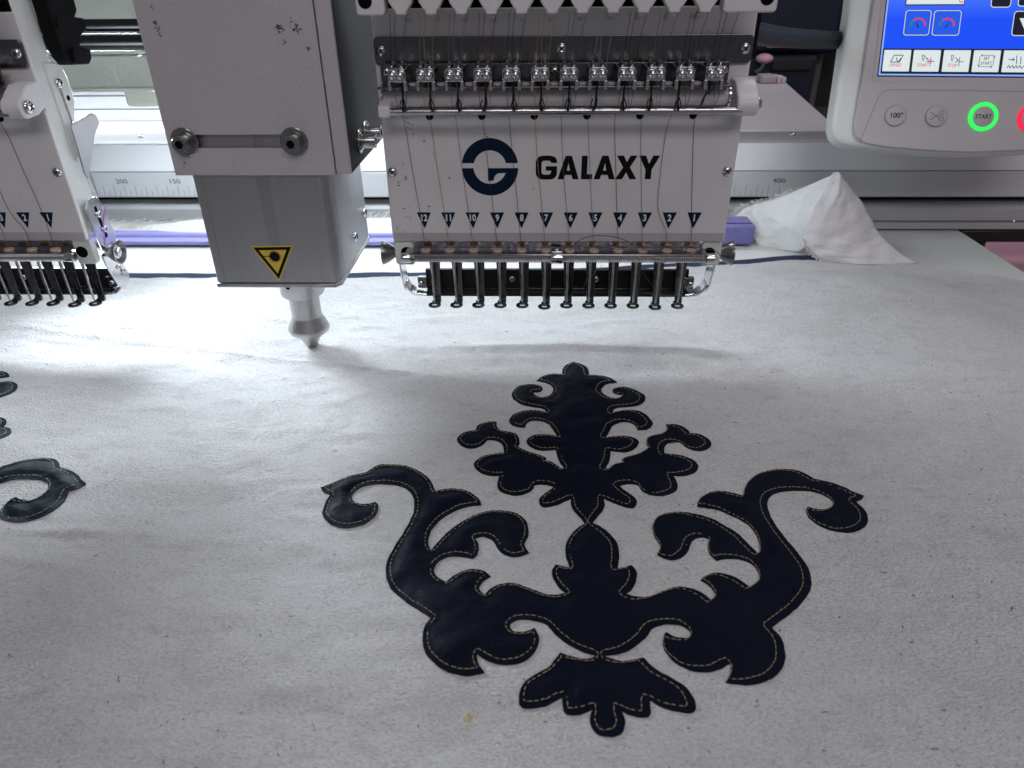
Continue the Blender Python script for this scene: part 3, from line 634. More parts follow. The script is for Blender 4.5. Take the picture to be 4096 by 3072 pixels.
def applique(label, cx, thread_mat, group):
    t = thing('damask_applique', label, 'applique', (cx, 255, 1.0), group)
    z = patch_z(CV, cx); b = MB(); vs = [(p[0] + cx, p[1], q) for p, q in zip(CV, z)]
    fs = [tuple(f) for f in cf]
    zo = patch_z(OUT, cx)
    edge = [(p[0] + cx, p[1], q) for p, q in zip(OUT, zo)]; low = [(p[0] + cx, p[1], q - 0.62) for p, q in zip(OUT, zo)]
    b.add(vs, fs); n = nO
    b.add(edge + low, [((i + 1) % n, i, n + i, n + (i + 1) % n) if sgn > 0 else (i, (i + 1) % n, n + (i + 1) % n, n + i) for i in range(n)])
    b.build('satin_patch', 'navy_satin', t, smooth=60)
    # topstitching: short raised stitches along the inset line
    sb = MB(); P = STI; st = []
    seglen = np.linalg.norm(np.roll(P, -1, 0) - P, axis=1)
    i = 0; acc = []; cur = []
    runs = [[]]
    for k in range(len(P)):
        runs[-1].append(P[k])
        if seglen[k] > 6.0: runs.append([])
    if len(runs) > 1 and seglen[-1] <= 6.0: runs[0] = runs.pop() + runs[0]
    for r in runs:
        if len(r) < 3: continue
        r = np.array(r); d = np.concatenate([[0], np.cumsum(np.linalg.norm(np.diff(r, axis=0), axis=1))])
        s = 0.0
        while s < d[-1] - 1.0:
            l = random.uniform(1.6, 2.4); e = min(s + l, d[-1])
            ss = np.linspace(s, e, 4); q = np.stack([np.interp(ss, d, r[:, 0]), np.interp(ss, d, r[:, 1])], 1)
            q[:, :] += rng.normal(0, 0.05, 2)
            zz = patch_z(q, cx); pts = [(q[k][0] + cx, q[k][1], zz[k] + (-0.04, 0.20, 0.20, -0.04)[k]) for k in range(4)]
            sb.tube(pts, [0.08, 0.16, 0.16, 0.08], 6); s = e + random.uniform(0.22, 0.45)
    tag(sb.build('topstitching', thread_mat, t, smooth=80), None, kind='stuff')
    return t
applique('dark navy satin damask ornament topstitched in gold thread', AX, 'gold_thread', None)
applique('dark navy satin damask ornament topstitched in teal thread, under the other head', AX - 364.3, 'teal_thread', None)

# ================================================================== embroidery head (one built in full, one copied)
PITCH = 361.0
head = thing('embroidery_unit', 'white twelve-needle embroidery head with the full GALAXY name across its front', 'machine head', (12, 395, 77))
xk = [-61.6 + 13.48 * i for i in range(12)]                  # needle 12 ... needle 1
box('case_body', 'white_paint', head, -78.5, 103, 386.3, 404, 79, 270, bevel=0.8)
fp = MB().prism(rrect(-80.2, 104.8, 77.6, 148.5, 1.2), XZ(386), 0, 3).build('front_panel', 'white_plastic', head, bevel=0.6, seg=3)
MB().prism(rrect(-79.6, 104.2, 77.9, 82.6, 0.6), XZ(383), 0.02, 0.12).build('clear_strip', 'panel_grey', fp, smooth=0)
box('upper_panel', 'white_plastic', head, -80.6, 105.0, 384, 386.1, 149, 193.6, bevel=0.5)
box('dark_recess', 'hole_black', head, -78, 102.8, 385.2, 386.2, 193.8, 226)
# chrome cover plate with its screws
pl = MB().prism(rrect(-80, 104.6, 168.6, 181.6, 2.4), XZ(383.9), 0, 1.7).build('cover_plate', 'dull_chrome', head, bevel=0.35)
for sx, sz in ((-76.6, 175.3), (12, 175.9), (100.8, 175.3)): put(SCREW[2.6], 'screw', (sx, 382.2, sz), pl)
# tension rail with twelve ball clips
rl = MB().prism(rrect(-76.7, 93.2, 161.2, 170.2, 1.0), XZ(377.5), 0, 1.2).build('clip_rail', 'dull_chrome', head, bevel=0.3)
box('clip_shelf', 'dull_chrome', head, -76.0, 92.6, 361.5, 376.2, 160.6, 161.6, bevel=0.3)
for sx in (-73.6, 8.8, 90.4): put(SCREW[2.1], 'screw', (sx, 376.2, 166.4), rl)
def clip_mb():
    b = MB(); b.prism(rrect(-4.3, 4.3, 164.0, 170.0, 1.7), XZ(361), 0, 1.2)
    for s in (-1, 1):
        b.sphere((s * 1.95, 359.2, 167.0), 2.05, 16)
        b.box(s * 3.7 - 0.75, s * 3.7 + 0.75, 359.6, 362.4, 160.2, 164.4)
        b.tube([(s * 2.2, 361, 170.0), (s * 2.2, 365, 171.6), (s * 2.2, 370, 171.4), (s * 2.2, 376, 169.0)], 0.9, 8)
    b.box(-4.2, 4.2, 361.1, 376, 169.0, 169.7)
    return b
c0 = clip_mb()
def shift(mb, dx): n = MB(); n.v = [(a + dx, b, c) for a, b, c in mb.v]; n.f = mb.f; n.m = mb.m; return n
xc = [-66.0 + 13.53 * i for i in range(12)]
clip0 = shift(c0, xc[0]).build('ball_clip', 'chrome', head, bevel=0.25)
for i in range(1, 12):
    o = clip0.copy(); C.objects.link(o); o.parent = head; o.location.x = (xc[i] - xc[0]) * S
for i in range(11):
    MB().lathe([(2.4, 0), (2.4, 0.9), (1.9, 1.2)], ((xc[i] + xc[i + 1]) / 2, 366, 161.7), (0, 0, 1), 18).build('felt_washer', 'panel_grey', head)
# take-up springs hanging out of the clips
for i in range(12):
    x = xc[i] + 0.8 - 0.3 * max(0, i - 6); sw = 1.2 - i * 0.28
    b = MB(); d = -1.0 if i % 4 == 3 else (0.4 if i % 3 else -0.3)
    if i == 11:
        b.tube([(x - 1, 362, 164), (x - 0.5, 361.4, 160), (x - 2.6, 361, 157), (x - 4.0, 361, 152.8)], 0.45, 6)
        b.tube([(x + 1, 362, 163), (x + 1.2, 361.6, 160), (x - 0.8, 361, 157.6), (x - 1.0, 361, 160.5), (x + 0.4, 361, 163)], 0.30, 6)
    else:
        b.tube([(x + sw, 362, 164), (x + sw, 361.4, 158), (x + sw - 0.2, 361, 154.4), (x + sw + d, 360.8, 150.8)], 0.55, 6)
        b.tube([(x + sw - 0.6 + d, 361, 156.0), (x + sw - 1.5 + d, 360.8, 153.4), (x + sw + d * 1.4, 360.8, 150.2), (x + sw + 1.2 + d, 360.8, 153.0), (x + sw + 0.4, 361, 156.4)], 0.32, 6)
    b.build('take_up_spring', 'black_metal', head)
# clear sight tube and steel thread bar with white end holders
MB().lathe([(4.5, 0), (4.5, 168)], (-75, 373, 155.4), (1, 0, 0), 28).build('sight_tube', 'clear_plastic', head)
for x in (-76.2, 92.8): MB().lathe([(5.4, 0), (5.4, 1.0), (3.6, 1.0), (3.6, 0)], (x, 372.6, 155.4), (1, 0, 0), 24, cap=False).build('tube_ring', 'chrome', head)
MB().cyl((-72, 365, 149.9), (99, 365, 149.9), 1.75, n=20).build('thread_bar', 'steel', head)
MB().hexa([(-77, 361.5, 147.6), (-71, 361.5, 147.6), (-71, 383.5, 149.2), (-77, 383.5, 149.2), (-77, 361.5, 152.6), (-71, 361.5, 152.6), (-71, 383.5, 160), (-77, 383.5, 160)]).build('bar_holder', 'white_plastic', head, bevel=0.9, seg=3)
hold = [(383.5, 162.5), (374, 162.0), (369, 159)] + [(368 + 5.2 * math.cos(math.radians(t)), 152.0 + 5.2 * math.sin(math.radians(t))) for t in range(100, 275, 12)] + [(376, 147.2), (383.5, 150)]
MB().prism(hold, (V3((0, 0, 0)), V3((0, 1, 0)), V3((0, 0, 1)), V3((1, 0, 0))), 96.2, 106.4).build('bar_holder', 'white_plastic', head, bevel=0.9, seg=3)
put(SCREW[3.4], 'screw', (106.4, 368.5, 152.2), head, ROT_X)
for i in range(6): MB().cyl((-54.9 + 26.93 * i, 383.2, 144.6), (-54.9 + 26.93 * i, 382.9, 144.6), 2.0, n=20).build('hole_disc', 'hole_black', head)  # flat black discs standing in for the dark half-holes under the thread bar
for sx, sz in ((-76.7, 116.2), (100.9, 116.4)): put(SCREW[2.6], 'screw', (sx, 383.0, sz), fp)
# printed emblem and name
fr = XZ(383.0); cx, cz = -24.4, 118.6
a0 = math.degrees(math.asin(2.2 / 15.05)); a1 = math.degrees(math.asin(2.2 / 8.8)); top = arc(cx, cz, 15.05, a0, 180 - a0, 30) + arc(cx, cz, 8.8, 180 - a1, a1, 24)
e0 = math.degrees(math.asin(0.45 / 15.05)); e1 = math.degrees(math.asin(0.45 / 8.8))
low = arc(cx, cz, 15.05, -e0, -180 + e0, 30) + arc(cx, cz, 8.8, -180 + e1, -22, 20) + [(cx + 9.0, cz - 3.0), (cx + 4.6, cz - 3.1), (cx + 3.0, cz - 3.9), (cx + 2.1, cz - 5.4), (cx + 1.7, cz - 7.1), (cx - 1.2, cz - 7.1), (cx - 1.2, cz - 0.45)]
b = MB(); b.prism(top, fr, 0.01, 0.08); b.prism(low, fr, 0.01, 0.08); b.build('ring_emblem', 'navy_print', fp, smooth=0)
z0 = 112.2; hh = 12.3; x0 = -0.1
def P2(l): return [(x0 + a, z0 + c) for a, c in l]
GAL = [P2([(11.3, 8.6), (11.3, 9.4), (10.9, 10.7), (10, 11.7), (8.6, 12.2), (7.4, 12.4), (4.0, 12.4), (2.6, 12.2), (1.3, 11.6), (0.4, 10.6), (0, 9.0), (0, 3.4), (0.4, 1.8), (1.3, 0.8), (2.6, 0.1), (4.0, -0.1), (7.6, -0.1), (9.0, 0.1), (10.2, 0.8), (11.0, 1.9), (11.3, 3.4), (11.3, 6.9), (5.4, 6.9), (5.4, 4.6), (8.2, 4.6), (8.2, 3.9), (7.9, 3.0), (7.1, 2.5), (4.3, 2.5), (3.4, 3.0), (3.1, 3.9), (3.1, 8.4), (3.4, 9.3), (4.3, 9.8), (7.0, 9.8), (7.9, 9.4), (8.2, 8.6)])]
def LA(o, w=11.3):
    return P2([(o, 0), (o + 3.2, 0), (o + 4.0, 2.3), (o + 7.3, 2.3), (o + 8.1, 0), (o + w, 0), (o + 7.3, hh), (o + 5.65, hh), (o + 5.65, 8.6), (o + 6.5, 4.6), (o + 4.8, 4.6), (o + 5.64, 8.6), (o + 5.64, hh), (o + 4.0, hh)])
GAL += [LA(11.7), P2([(24.2, 0), (30.1, 0), (30.1, 2.7), (27.3, 2.7), (27.3, hh), (24.2, hh)]), LA(30.9),
        P2([(42.4, 0), (46.0, 0), (48.0, 3.6), (50.0, 0), (53.6, 0), (49.8, 6.3), (53.4, hh), (49.8, hh), (48.0, 9.0), (46.2, hh), (42.6, hh), (46.2, 6.3)]),
        P2([(54.2, hh), (57.8, hh), (59.7, 8.0), (61.6, hh), (65.2, hh), (61.3, 5.0), (61.3, 0), (58.1, 0), (58.1, 5.0)])]
for g in GAL: MB().prism(g, fr, 0.01, 0.08).build('letter', 'black_print', fp, smooth=0)
for i in range(12):
    tr = MB().prism([(xk[i] - 3.9, 94.2), (xk[i] + 3.9, 94.2), (xk[i], 85.0)], fr, 0.01, 0.07).build('number_triangle', 'navy_print', fp, smooth=0)
    vs, fs = text_mesh(str(12 - i), 3.9, XZ(383.0), 0.12, xk[i] + 0.1, 91.2, bold=0.035, squeeze=0.82)
    MB().add(vs, fs).build('number', 'white_print', tr, smooth=0)
# eyelet shelf
box('eyelet_shelf', 'shelf_chrome', head, -73, 95, 374.8, 386.2, 71.9, 73.0, bevel=0.4)
box('shelf_wall', 'shelf_chrome', head, -73, 95, 386.35, 387.2, 71.6, 78.9)
for i in range(12):
    ey = MB().tube([(xk[i] + 2.15 * math.cos(t * math.pi / 9), 380 + 1.9 * math.sin(t * math.pi / 9), 73.4) for t in range(18)], 0.85, 8, closed=True).build('eyelet', 'ceramic', head)
    MB().lathe([(3.3, 0), (3.3, 0.35), (2.6, 0.5)], (xk[i], 380, 72.95), (0, 0, 1), 20).build('washer', 'chrome', ey)
# coil spring across the front, end pins and middle clamp
sp = []
n_turn = 134
for i in range(n_turn * 10 + 1):
    t = i / 10 * 2 * math.pi; sp.append((-70 + 164.5 * i / (n_turn * 10), 376.2 + 2.15 * math.cos(t), 70.4 + 2.15 * math.sin(t)))
MB().tube(sp, 0.50, 5).build('coil_spring', 'spring_steel', head, smooth=60)
MB().cyl((-70, 376.2, 70.4), (95, 376.2, 70.4), 1.35, n=10).build('spring_core', 'black_metal', head)
for x, d in ((-70, -1), (94.5, 1)):
    e = MB().lathe([(2.7, 0), (2.9, 0.8), (2.9, 4.2), (2.2, 5.0)], (x, 376.2, 70.4), (d, 0, 0), 20).build('spring_pin', 'chrome', head)
    MB().box(x + d * 4.9 - 0.2, x + d * 4.9 + 0.2, 375.9, 376.5, 68.4, 72.4).build('slot', 'hole_black', e)
cm = MB().lathe([(3.1, 0), (3.3, 0.6), (3.3, 6.2), (3.1, 6.8)], (8.6, 376.0, 70.6), (1, 0, 0), 24).build('spring_clamp', 'chrome', head)
box('clamp_tab', 'chrome', cm, 9.0, 15.0, 376.5, 384, 73.1, 74.2, bevel=0.3)
put(SCREW[1.6], 'screw', (12, 379.0, 74.2), cm, (math.radians(-90), 0, 0))
# end brackets, holes, knobs, side plates, straps
for s, xe in ((-1, -80.2), (1, 104.8)):
    br = MB().prism(rrect(min(xe, xe - s * 11), max(xe, xe - s * 11), 62.5, 77.4, 2.0), XZ(390), 0, 4.5).build('end_bracket', 'white_paint', head, bevel=0.6)
    MB().cyl((xe - s * 6.8, 385.6, 70.0), (xe - s * 6.8, 385.3, 70.0), 3.4, n=22).build('hole', 'hole_black', br)
    kb = MB().lathe([(2.8, 0), (3.2, 1.5), (5.2, 4.2), (7.1, 8.0), (7.1, 8.3), (6.3, 8.3), (4.6, 5.6), (0.02, 5.4)], (xe + s * 0.9, 396, 66.2), (s, 0, 0), 30, cap=False).build('funnel_knob', 'spring_dark', head)
    MB().lathe([(3.9, 5.4), (3.9, 6.6), (2.6, 6.9), (2.6, 7.9), (1.6, 8.4), (0.02, 8.5)], (xe + s * 0.9, 396, 66.2), (s, 0, 0), 20).build('knob_screw', 'chrome', kb)
    fr_s = (V3((xe, 0, 0)), V3((0, 1, 0)), V3((0, 0, 1)), V3((s, 0, 0)))
    sp_ = MB().prism([(389, 94), (391, 97), (401, 98), (403.5, 96.5), (409.5, 72), (408, 68), (394, 67), (392, 69)], fr_s, 0.2, 1.5).build('side_bracket', 'chrome', head, bevel=0.4)
    MB().prism(stroke([(397.5, 93), (398.5, 84), (400, 74)], 2.6), fr_s, 1.5, 1.56).build('slot', 'hole_black', sp_, smooth=0)
    for yy, zz in ((398, 88.4), (399.4, 79.2)): put(SCREW[2.1], 'screw', (xe + s * 1.5, yy, zz), sp_, ROT_X if s > 0 else (0, 0, math.radians(-90)))
    # strap carrying the wiper bar
    fr_b = (V3((xe, 0, 0)), V3((0, 1, 0)), V3((0, 0, 1)), V3((s, 0, 0)))
    st = MB().prism([(392, 66), (405, 66), (413, 46), (412, 42), (404, 38.5), (399, 44), (394, 56)], fr_b, -0.9, 0.1).build('strap', 'chrome', head, bevel=0.4)
    for yy, zz in ((404.0, 53.5), (407.6, 49.8)): put(SCREW[1.6], 'screw', (xe + s * 0.2, yy, zz), st, ROT_X if s > 0 else (0, 0, math.radians(-90)))
    x1 = xe - s * 13.5
    pth = [(xe - s * 0.5, 43.5), (xe - s * 2.5, 39.5), (xe - s * 6, 36.6), (x1, 35.8)]
    MB().prism(stroke(pth, 1.5), XZ(412), 0, 9).build('strap_foot', 'chrome', head, bevel=0.4)
    put(SCREW[1.6], 'screw', (xe - s * 9.5, 408, 41.6), head)
    box('bar_end', 'foot_steel', head, min(x1, x1 + s * 6), max(x1, x1 + s * 6), 408.4, 412, 38.2, 45.5, bevel=0.5)
# wiper bar behind the presser feet
wb = box('wiper_bar', 'black_metal', head, -67.8, 94.2, 411, 414, 37.4, 49.6, bevel=0.5)
box('bar_lip', 'black_metal', wb, -67.5, 93.8, 406.6, 413, 33.6, 36.8, bevel=0.5)
box('bar_edge', 'foot_steel', wb, -67.2, 93.6, 409.8, 411.1, 36.9, 37.9, bevel=0.2)
for sx in (-14.2, 37.5): put(SCREW[2.1], 'screw', (sx, 411, 43.5), wb)
# needles, clamps and presser feet
def foot_mb():
    b = MB()
    b.hexa([(-1.0, 404, 33.6), (3.5, 404, 33.6), (3.5, 405.2, 33.6), (-1.0, 405.2, 33.6), (-2.8, 404, 66), (4.3, 404, 66), (4.3, 405.2, 66), (-2.8, 405.2, 66)])
    b.hexa([(-1.0, 402.6, 30.9), (3.4, 402.6, 30.9), (3.5, 405.2, 31.4), (-1.0, 405.2, 31.4), (-1.0, 403.6, 33.65), (3.5, 403.6, 33.65), (3.5, 405.2, 33.65), (-1.0, 405.2, 33.65)])
    b.hexa([(-1.9, 400.0, 30.9), (1.9, 400.0, 30.9), (2.9, 404.2, 30.9), (-1.9, 404.2, 30.9), (-1.9, 400.0, 32.1), (1.9, 400.0, 32.1), (2.9, 404.2, 32.3), (-1.9, 404.2, 32.3)])
    n = 22; c = (0, 398.6)
    ri, ro = 1.7, 3.9; vs = []; fs = []
    for k in range(n):
        a = 2 * math.pi * k / n
        for r, z in ((ri, 30.9), (ro, 30.9), (ro, 31.9), (ri + 0.4, 32.1), (ri, 31.7)): vs.append((c[0] + r * math.cos(a), c[1] + r * math.sin(a), z))
    for k in range(n):
        q = (k + 1) % n
        for j in range(5): j2 = (j + 1) % 5; fs.append((k * 5 + j, q * 5 + j, q * 5 + j2, k * 5 + j2))
    b.add(vs, fs)
    return b
F0 = foot_mb()
def clamp_mb():
    b = MB(); b.hexa([(-2.6, 396.2, 61.5), (2.4, 396.2, 61.5), (2.4, 402, 61.5), (-2.6, 402, 61.5), (-4.6, 396.2, 66.5), (2.4, 396.2, 66.5), (2.4, 402, 66.5), (-4.6, 402, 66.5)])
    b.cyl((2.2, 398.2, 62.6), (2.2, 395.4, 62.6), 1.9, n=18); return b
def needle_mb():
    return MB().tube([(0, 398.6, 68), (0, 398.6, 46), (0, 398.6, 34), (0, 398.6, 30.2)], [0.85, 0.85, 0.5, 0.08], 10)
FM, CM, NM = F0, clamp_mb(), needle_mb()
foot0 = shift(FM, xk[0]).build('presser_foot', 'foot_steel', head, bevel=0.3); clm0 = shift(CM, xk[0]).build('needle_clamp', 'spring_steel', head, bevel=0.3)
slot0 = MB().prism(stroke([(xk[0] + 1.0, 61.4), (xk[0] + 3.4, 63.8)], 0.5), XZ(395.4), 0.0, 0.05).build('screw_slot', 'hole_black', clm0, smooth=0)
ndl0 = shift(NM, xk[0]).build('needle', 'steel', head)
for i in range(1, 12):
    dx = (xk[i] - xk[0]) * S
    for o_ in (foot0, clm0, ndl0):
        q = o_.copy(); C.objects.link(q); q.parent = head; q.location.x += dx
        q.location.z += 0 if i % 5 else -0.0008
        if o_ is clm0: r = slot0.copy(); C.objects.link(r); r.parent = q
# white thread guide comb along the top
cb_ = box('comb_bar', 'white_plastic', head, -80, 104.5, 353.5, 366, 205.5, 228, bevel=1.0)
for i in range(11):
    x = -60.7 + 13.46 * i
    tb = MB().prism([(x - 5.7, 207), (x - 5.7, 199.2), (x - 5.1, 197.4), (x - 3.7, 195.2), (x - 2.6, 194.2), (x - 2.4, 192.5), (x + 2.4, 192.5), (x + 2.6, 194.2), (x + 3.7, 195.2), (x + 5.1, 197.4), (x + 5.7, 199.2), (x + 5.7, 207)], XZ(361), 0, 6.5).build('comb_tab', 'white_plastic', head, bevel=0.7, seg=3)
    MB().hexa([(x - 1.6, 361.2, 191.0), (x + 1.6, 361.2, 191.0), (x + 1.2, 377, 188.2), (x - 1.2, 377, 188.2), (x - 1.6, 361.2, 194), (x + 1.6, 361.2, 194), (x + 1.2, 377, 190.4), (x - 1.2, 377, 190.4)]).build('prong', 'white_plastic', tb, bevel=0.4)
for xa, xb_, hx in ((-80.4, -67.6, -76.0), (81.4, 104.6, 99.8)):
    e = MB().prism(rrect(xa, xb_, 192.4, 212, 1.8), XZ(363), 0, 9.6).build('comb_end', 'white_plastic', head, bevel=0.9, seg=3)
    MB().cyl((hx, 353.5, 198.2), (hx, 353.3, 198.2), 3.1, n=24).build('hole', 'hole_black', e)
# side fittings
fr_s = (V3((103, 0, 0)), V3((0, 1, 0)), V3((0, 0, 1)), V3((1, 0, 0)))
bk = MB().prism([(401, 225), (402, 178), (404, 171), (408, 167), (424, 165.5), (428, 168), (429, 173), (420, 175), (424, 180), (431, 182), (431, 188), (423, 189), (427, 192), (427, 225)], fr_s, 1, 9).build('shaft_bracket', 'bracket_black', head, bevel=0.8)
MB().cyl((112, 412, 171), (114.2, 412, 171), 4.2, n=22).build('pivot', 'bracket_black', bk)
MB().cyl((112, 407, 186.5), (112.8, 407, 186.5), 3.0, n=22).build('pivot', 'bracket_black', bk)
cs = MB().prism([(396, 170), (410, 168), (413, 160), (413, 148), (408, 140), (404, 122), (398, 118)], fr_s, -4, 1.2).build('side_casting', 'white_paint', head, bevel=1.0)
put(SCREW[2.6], 'screw', (104.3, 402.5, 158.5), cs, ROT_X); MB().cyl((104.1, 407.5, 150.5), (104.3, 407.5, 150.5), 1.5, n=14).build('hole', 'hole_black', cs)
MB().prism(stroke([(402.2, 156), (403.5, 145), (404.5, 132), (405.5, 112), (406, 97)], 1.1), fr_s, 0.4, 1.9).build('wire_guide', 'steel', head)
MB().prism([(398, 138), (420, 140.5), (424, 139), (425, 134), (416, 128), (399, 108), (397, 112)], fr_s, 3.0, 4.2).build('lever_plate', 'aluminium', head, bevel=0.5)

copy_head = copy_tree(head, None, -PITCH)
copy_head['label'] = 'white embroidery head without a visible name, on the far side of the laser unit'

# ================================================================== threads
TH = ['black', 'olive', 'lilacgrey', 'maroon', 'black', 'tan', 'green', 'paleblue', 'black', 'grey', 'black', 'black']
TL = ['black', 'olive yellow', 'lilac grey', 'dark maroon', 'black', 'tan', 'dark green', 'pale blue', 'black', 'grey', 'black', 'black']
NW = 'one two three four five six seven eight nine ten eleven twelve'.split()
def thread(i, dx, where):
    x = xk[i] + dx; xt = x - 6.3; r = 0.135; w = random.uniform(-0.5, 0.5); z_e = 73.8
    if i == 10: mid = [(xt + 0.2, 381.6, 140), (xt - 0.6, 381.9, 130), (xt - 1.0, 381.9, 116), (x - 7.2, 381.8, 100), (x - 5.2, 381.7, 92), (x - 1.2, 381.4, 84)]
    else: mid = [(xt + w * 0.4, 381.4, 142), (xt + 2.0 + w, 382.2, 118), (xt + 4.6 + w * 0.4, 382.2, 92)]
    pts = [(x - 4.6, 358, 193), (x - 5.6, 359, 181), (xt - 0.4, 361, 171), (xt - 0.2, 362.5, 160), (xt, 367.6, 151)] + mid + [(x, 380, z_e), (x, 384, 69), (x - 0.3, 397.6, 62), (x - 0.4, 397.2, 45), (x, 398.5, 33.5)]
    b = MB(); b.tube(smooth_pts(pts, 4), r, 5)
    b.tube(smooth_pts([(x - 2.2, 358, 193), (x - 3.6, 358.5, 182), (x - 3.6, 359, 172), (xt + 3.2, 360, 164), (xt + 3.6, 361.2, 158), (xt + 4.4, 361, 151.5), (xt + 5.6, 361, 157), (xt + 6.0, 360.5, 164), (xt + 6.0, 359.5, 172), (x + 0.6, 358.5, 182), (x + 3.0, 358, 193)], 3), r, 5)
    o = b.build('embroidery_thread', 'thread_' + TH[i], None, smooth=80)
    return tag(o, '%s thread down to the needle under number %s on %s' % (TL[i], NW[11 - i], where), 'thread', 'embroidery threads')
for i in range(12): thread(i, 0, 'the GALAXY head')
for i in (9, 10, 11): thread(i, -PITCH, 'the nameless head')
b = MB(); b.tube(smooth_pts([on_y((2276, 1010), 379), on_y((2290, 985), 376), on_y((2330, 955), 374), on_y((2390, 942), 373), on_y((2470, 950), 373), on_y((2530, 975), 374), on_y((2600, 1005), 375), on_y((2680, 1012), 374), on_y((2770, 1008), 374), on_y((2850, 998), 374), on_y((2895, 1040), 385)], 5), 0.20, 5)
tag(b.build('loose_thread', 'thread_maroon', None, smooth=80), 'loose dark thread arching over the eyelets below number 5', 'thread')
b = MB(); b.tube(smooth_pts([on_y((425, 815), 398), on_y((417, 850), 396), on_y((413, 890), 395), on_y((418, 950), 392), on_y((421, 985), 386)], 5), 0.35, 5)
tag(b.build('loose_thread', 'thread_violet', None, smooth=80), 'loose violet thread end on the side bracket of the nameless head', 'thread')
for s_ in range(3):
    pts = [[(2560, 1070), (2600, 1130), (2680, 1215)], [(2410, 1060), (2350, 1120), (2330, 1160)], [(2700, 1180), (2630, 1180), (2570, 1170)]][s_]
    tag(MB().tube(smooth_pts([on_y(p, 404 + k * -1.5) for k, p in enumerate(pts)], 4), 0.10, 4).build('thread_tail', 'thread_grey', None, smooth=80),
        ['fine grey thread tail hanging between the feet of needles 3 and 2', 'fine grey thread tail crossing the wiper bar at needle 6', 'fine grey thread tail lying level between the feet of needles 2 and 1'][s_], 'thread')

# ================================================================== laser cutting unit
laser = thing('laser_cutter', 'grey laser cutting unit with a yellow warning triangle and a stubby nozzle', 'laser unit', (-143, 405, 0))
sx0, sx1, sz0, sz1 = -177, -121.5, 132.6, 139.4
outer = [(-186, 119.2), (-102.7, 119.2), (-102.7, 262), (-186, 262)]
slot = rrect(sx0, sx1, sz0, sz1, 3.2, 6)
hole = slot[::-1]; k0 = min(range(len(hole)), key=lambda i: (hole[i][0] + 186) ** 2 + (hole[i][1] - 119.2) ** 2)
hole = hole[k0:] + hole[:k0 + 1]
key = [outer[0]] + hole + [(outer[0][0], outer[0][1] + 0.001)] + [outer[3], outer[2], outer[1]]
fc = MB().prism([outer[0]] + hole + [outer[0]] + outer[1:], XZ(367.2), 0, 2.2).build('front_cover', 'powder_coat', laser, smooth=0)
box('cover_side', 'powder_coat', laser, -186, -183.8, 367.3, 455, 119.2, 262, bevel=0.5)
sc_ = MB().hexa([(-102.3, 365.2, 119.6), (-94.4, 365.2, 119.6), (-94.4, 367.4, 119.6), (-102.3, 367.4, 119.6), (-102.3, 365.2, 262), (-94.4, 365.2, 262), (-94.4, 367.4, 262), (-102.3, 367.4, 262)]).build('corner_strip', 'powder_coat', laser, bevel=0.8, seg=3)
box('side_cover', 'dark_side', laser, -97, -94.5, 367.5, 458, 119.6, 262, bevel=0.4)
box('inner_frame', 'aluminium', laser, -183, -98, 368.2, 452, 121, 262)
box('seam', 'hole_black', laser, -102.9, -102.1, 366.6, 367.4, 119.4, 262)
sl = MB()
for k in range(5): sl.box(-143 + k * 1.1, -142.6 + k * 1.1, 368.05, 368.19, 132, 140)
sl.build('scale_lines', 'groove_grey', laser, smooth=0)
for x in (-177, -121.2): put(BOLT, 'socket_bolt', (x, 365, 136.0), laser)
for y, z in ((389, 131.0), (405, 132.5)): put(BOLT_SIDE, 'socket_bolt', (-94.5, y, z), laser, ROT_X)
lb = MB().prism([(-178.8, 368), (-178.8, 448), (-110, 448), (-109.4, 447), (-109.4, 372), (-112, 368)], (V3((0, 0, 0)), V3((1, 0, 0)), V3((0, 1, 0)), V3((0, 0, 1))), 58.4, 121).build('lower_box', 'aluminium', laser, bevel=0.5)
gr = MB()
for k in range(5): gr.box(-145.2 + k * 1.35, -144.6 + k * 1.35, 367.93, 368.03, 58.6, 119)
gr.build('groove', 'groove_grey', lb, smooth=0)
for k, yy in enumerate((376, 381.5)):
    MB().box(-109.45, -109.30, yy, yy + 1.1, 58.8, 119).build('side_groove', 'groove_grey', lb, smooth=0)
MB().box(-174.5, -174.1, 367.94, 368.03, 58.6, 119).build('edge_line', 'groove_grey', lb, smooth=0)
bp = MB().prism([(-179.4, 367.4), (-179.4, 448.6), (-109.0, 448.6), (-109.0, 371.4), (-112, 367.4)], (V3((0, 0, 0)), V3((1, 0, 0)), V3((0, 1, 0)), V3((0, 0, 1))), 55.8, 58.1).build('bottom_plate', 'anodised', laser, bevel=0.4)
for y, z in ((440, 76.5), (411, 70.5)): put(SCREW[2.9], 'screw', (-109.35, y, z), lb, ROT_X)
nz = MB().lathe([(13.4, 55.6), (13.4, 39), (12.8, 38)], (-143.3, 402, 0), (0, 0, 1), 40).build('nozzle_collar', 'machined', laser)
MB().lathe([(9.4, 38.0), (9.2, 23.0), (9.3, 22.4), (12.6, 15.4), (12.9, 14.0), (12.3, 12.2), (6.9, 8.2), (6.5, 7.6), (3.9, 1.9), (3.6, 1.6)], (-143.3, 402, 0), (0, 0, 1), 40).build('nozzle', 'machined', laser)
s1 = MB().cyl((-147, 389.6, 47), (-147, 388.0, 47), 2.5, n=20).build('set_screw', 'chrome', nz)
MB().cyl((-147, 388.0, 47), (-147, 387.9, 47), 1.4, n=6).build('hex_socket', 'hole_black', s1)
for x, y in ((-163, 392), (-126, 399)): MB().lathe([(4.4, 55.7), (4.4, 51.5), (3.8, 50.8)], (x, y, 0), (0, 0, 1), 24).build('knurled_foot', 'foot_steel', bp)
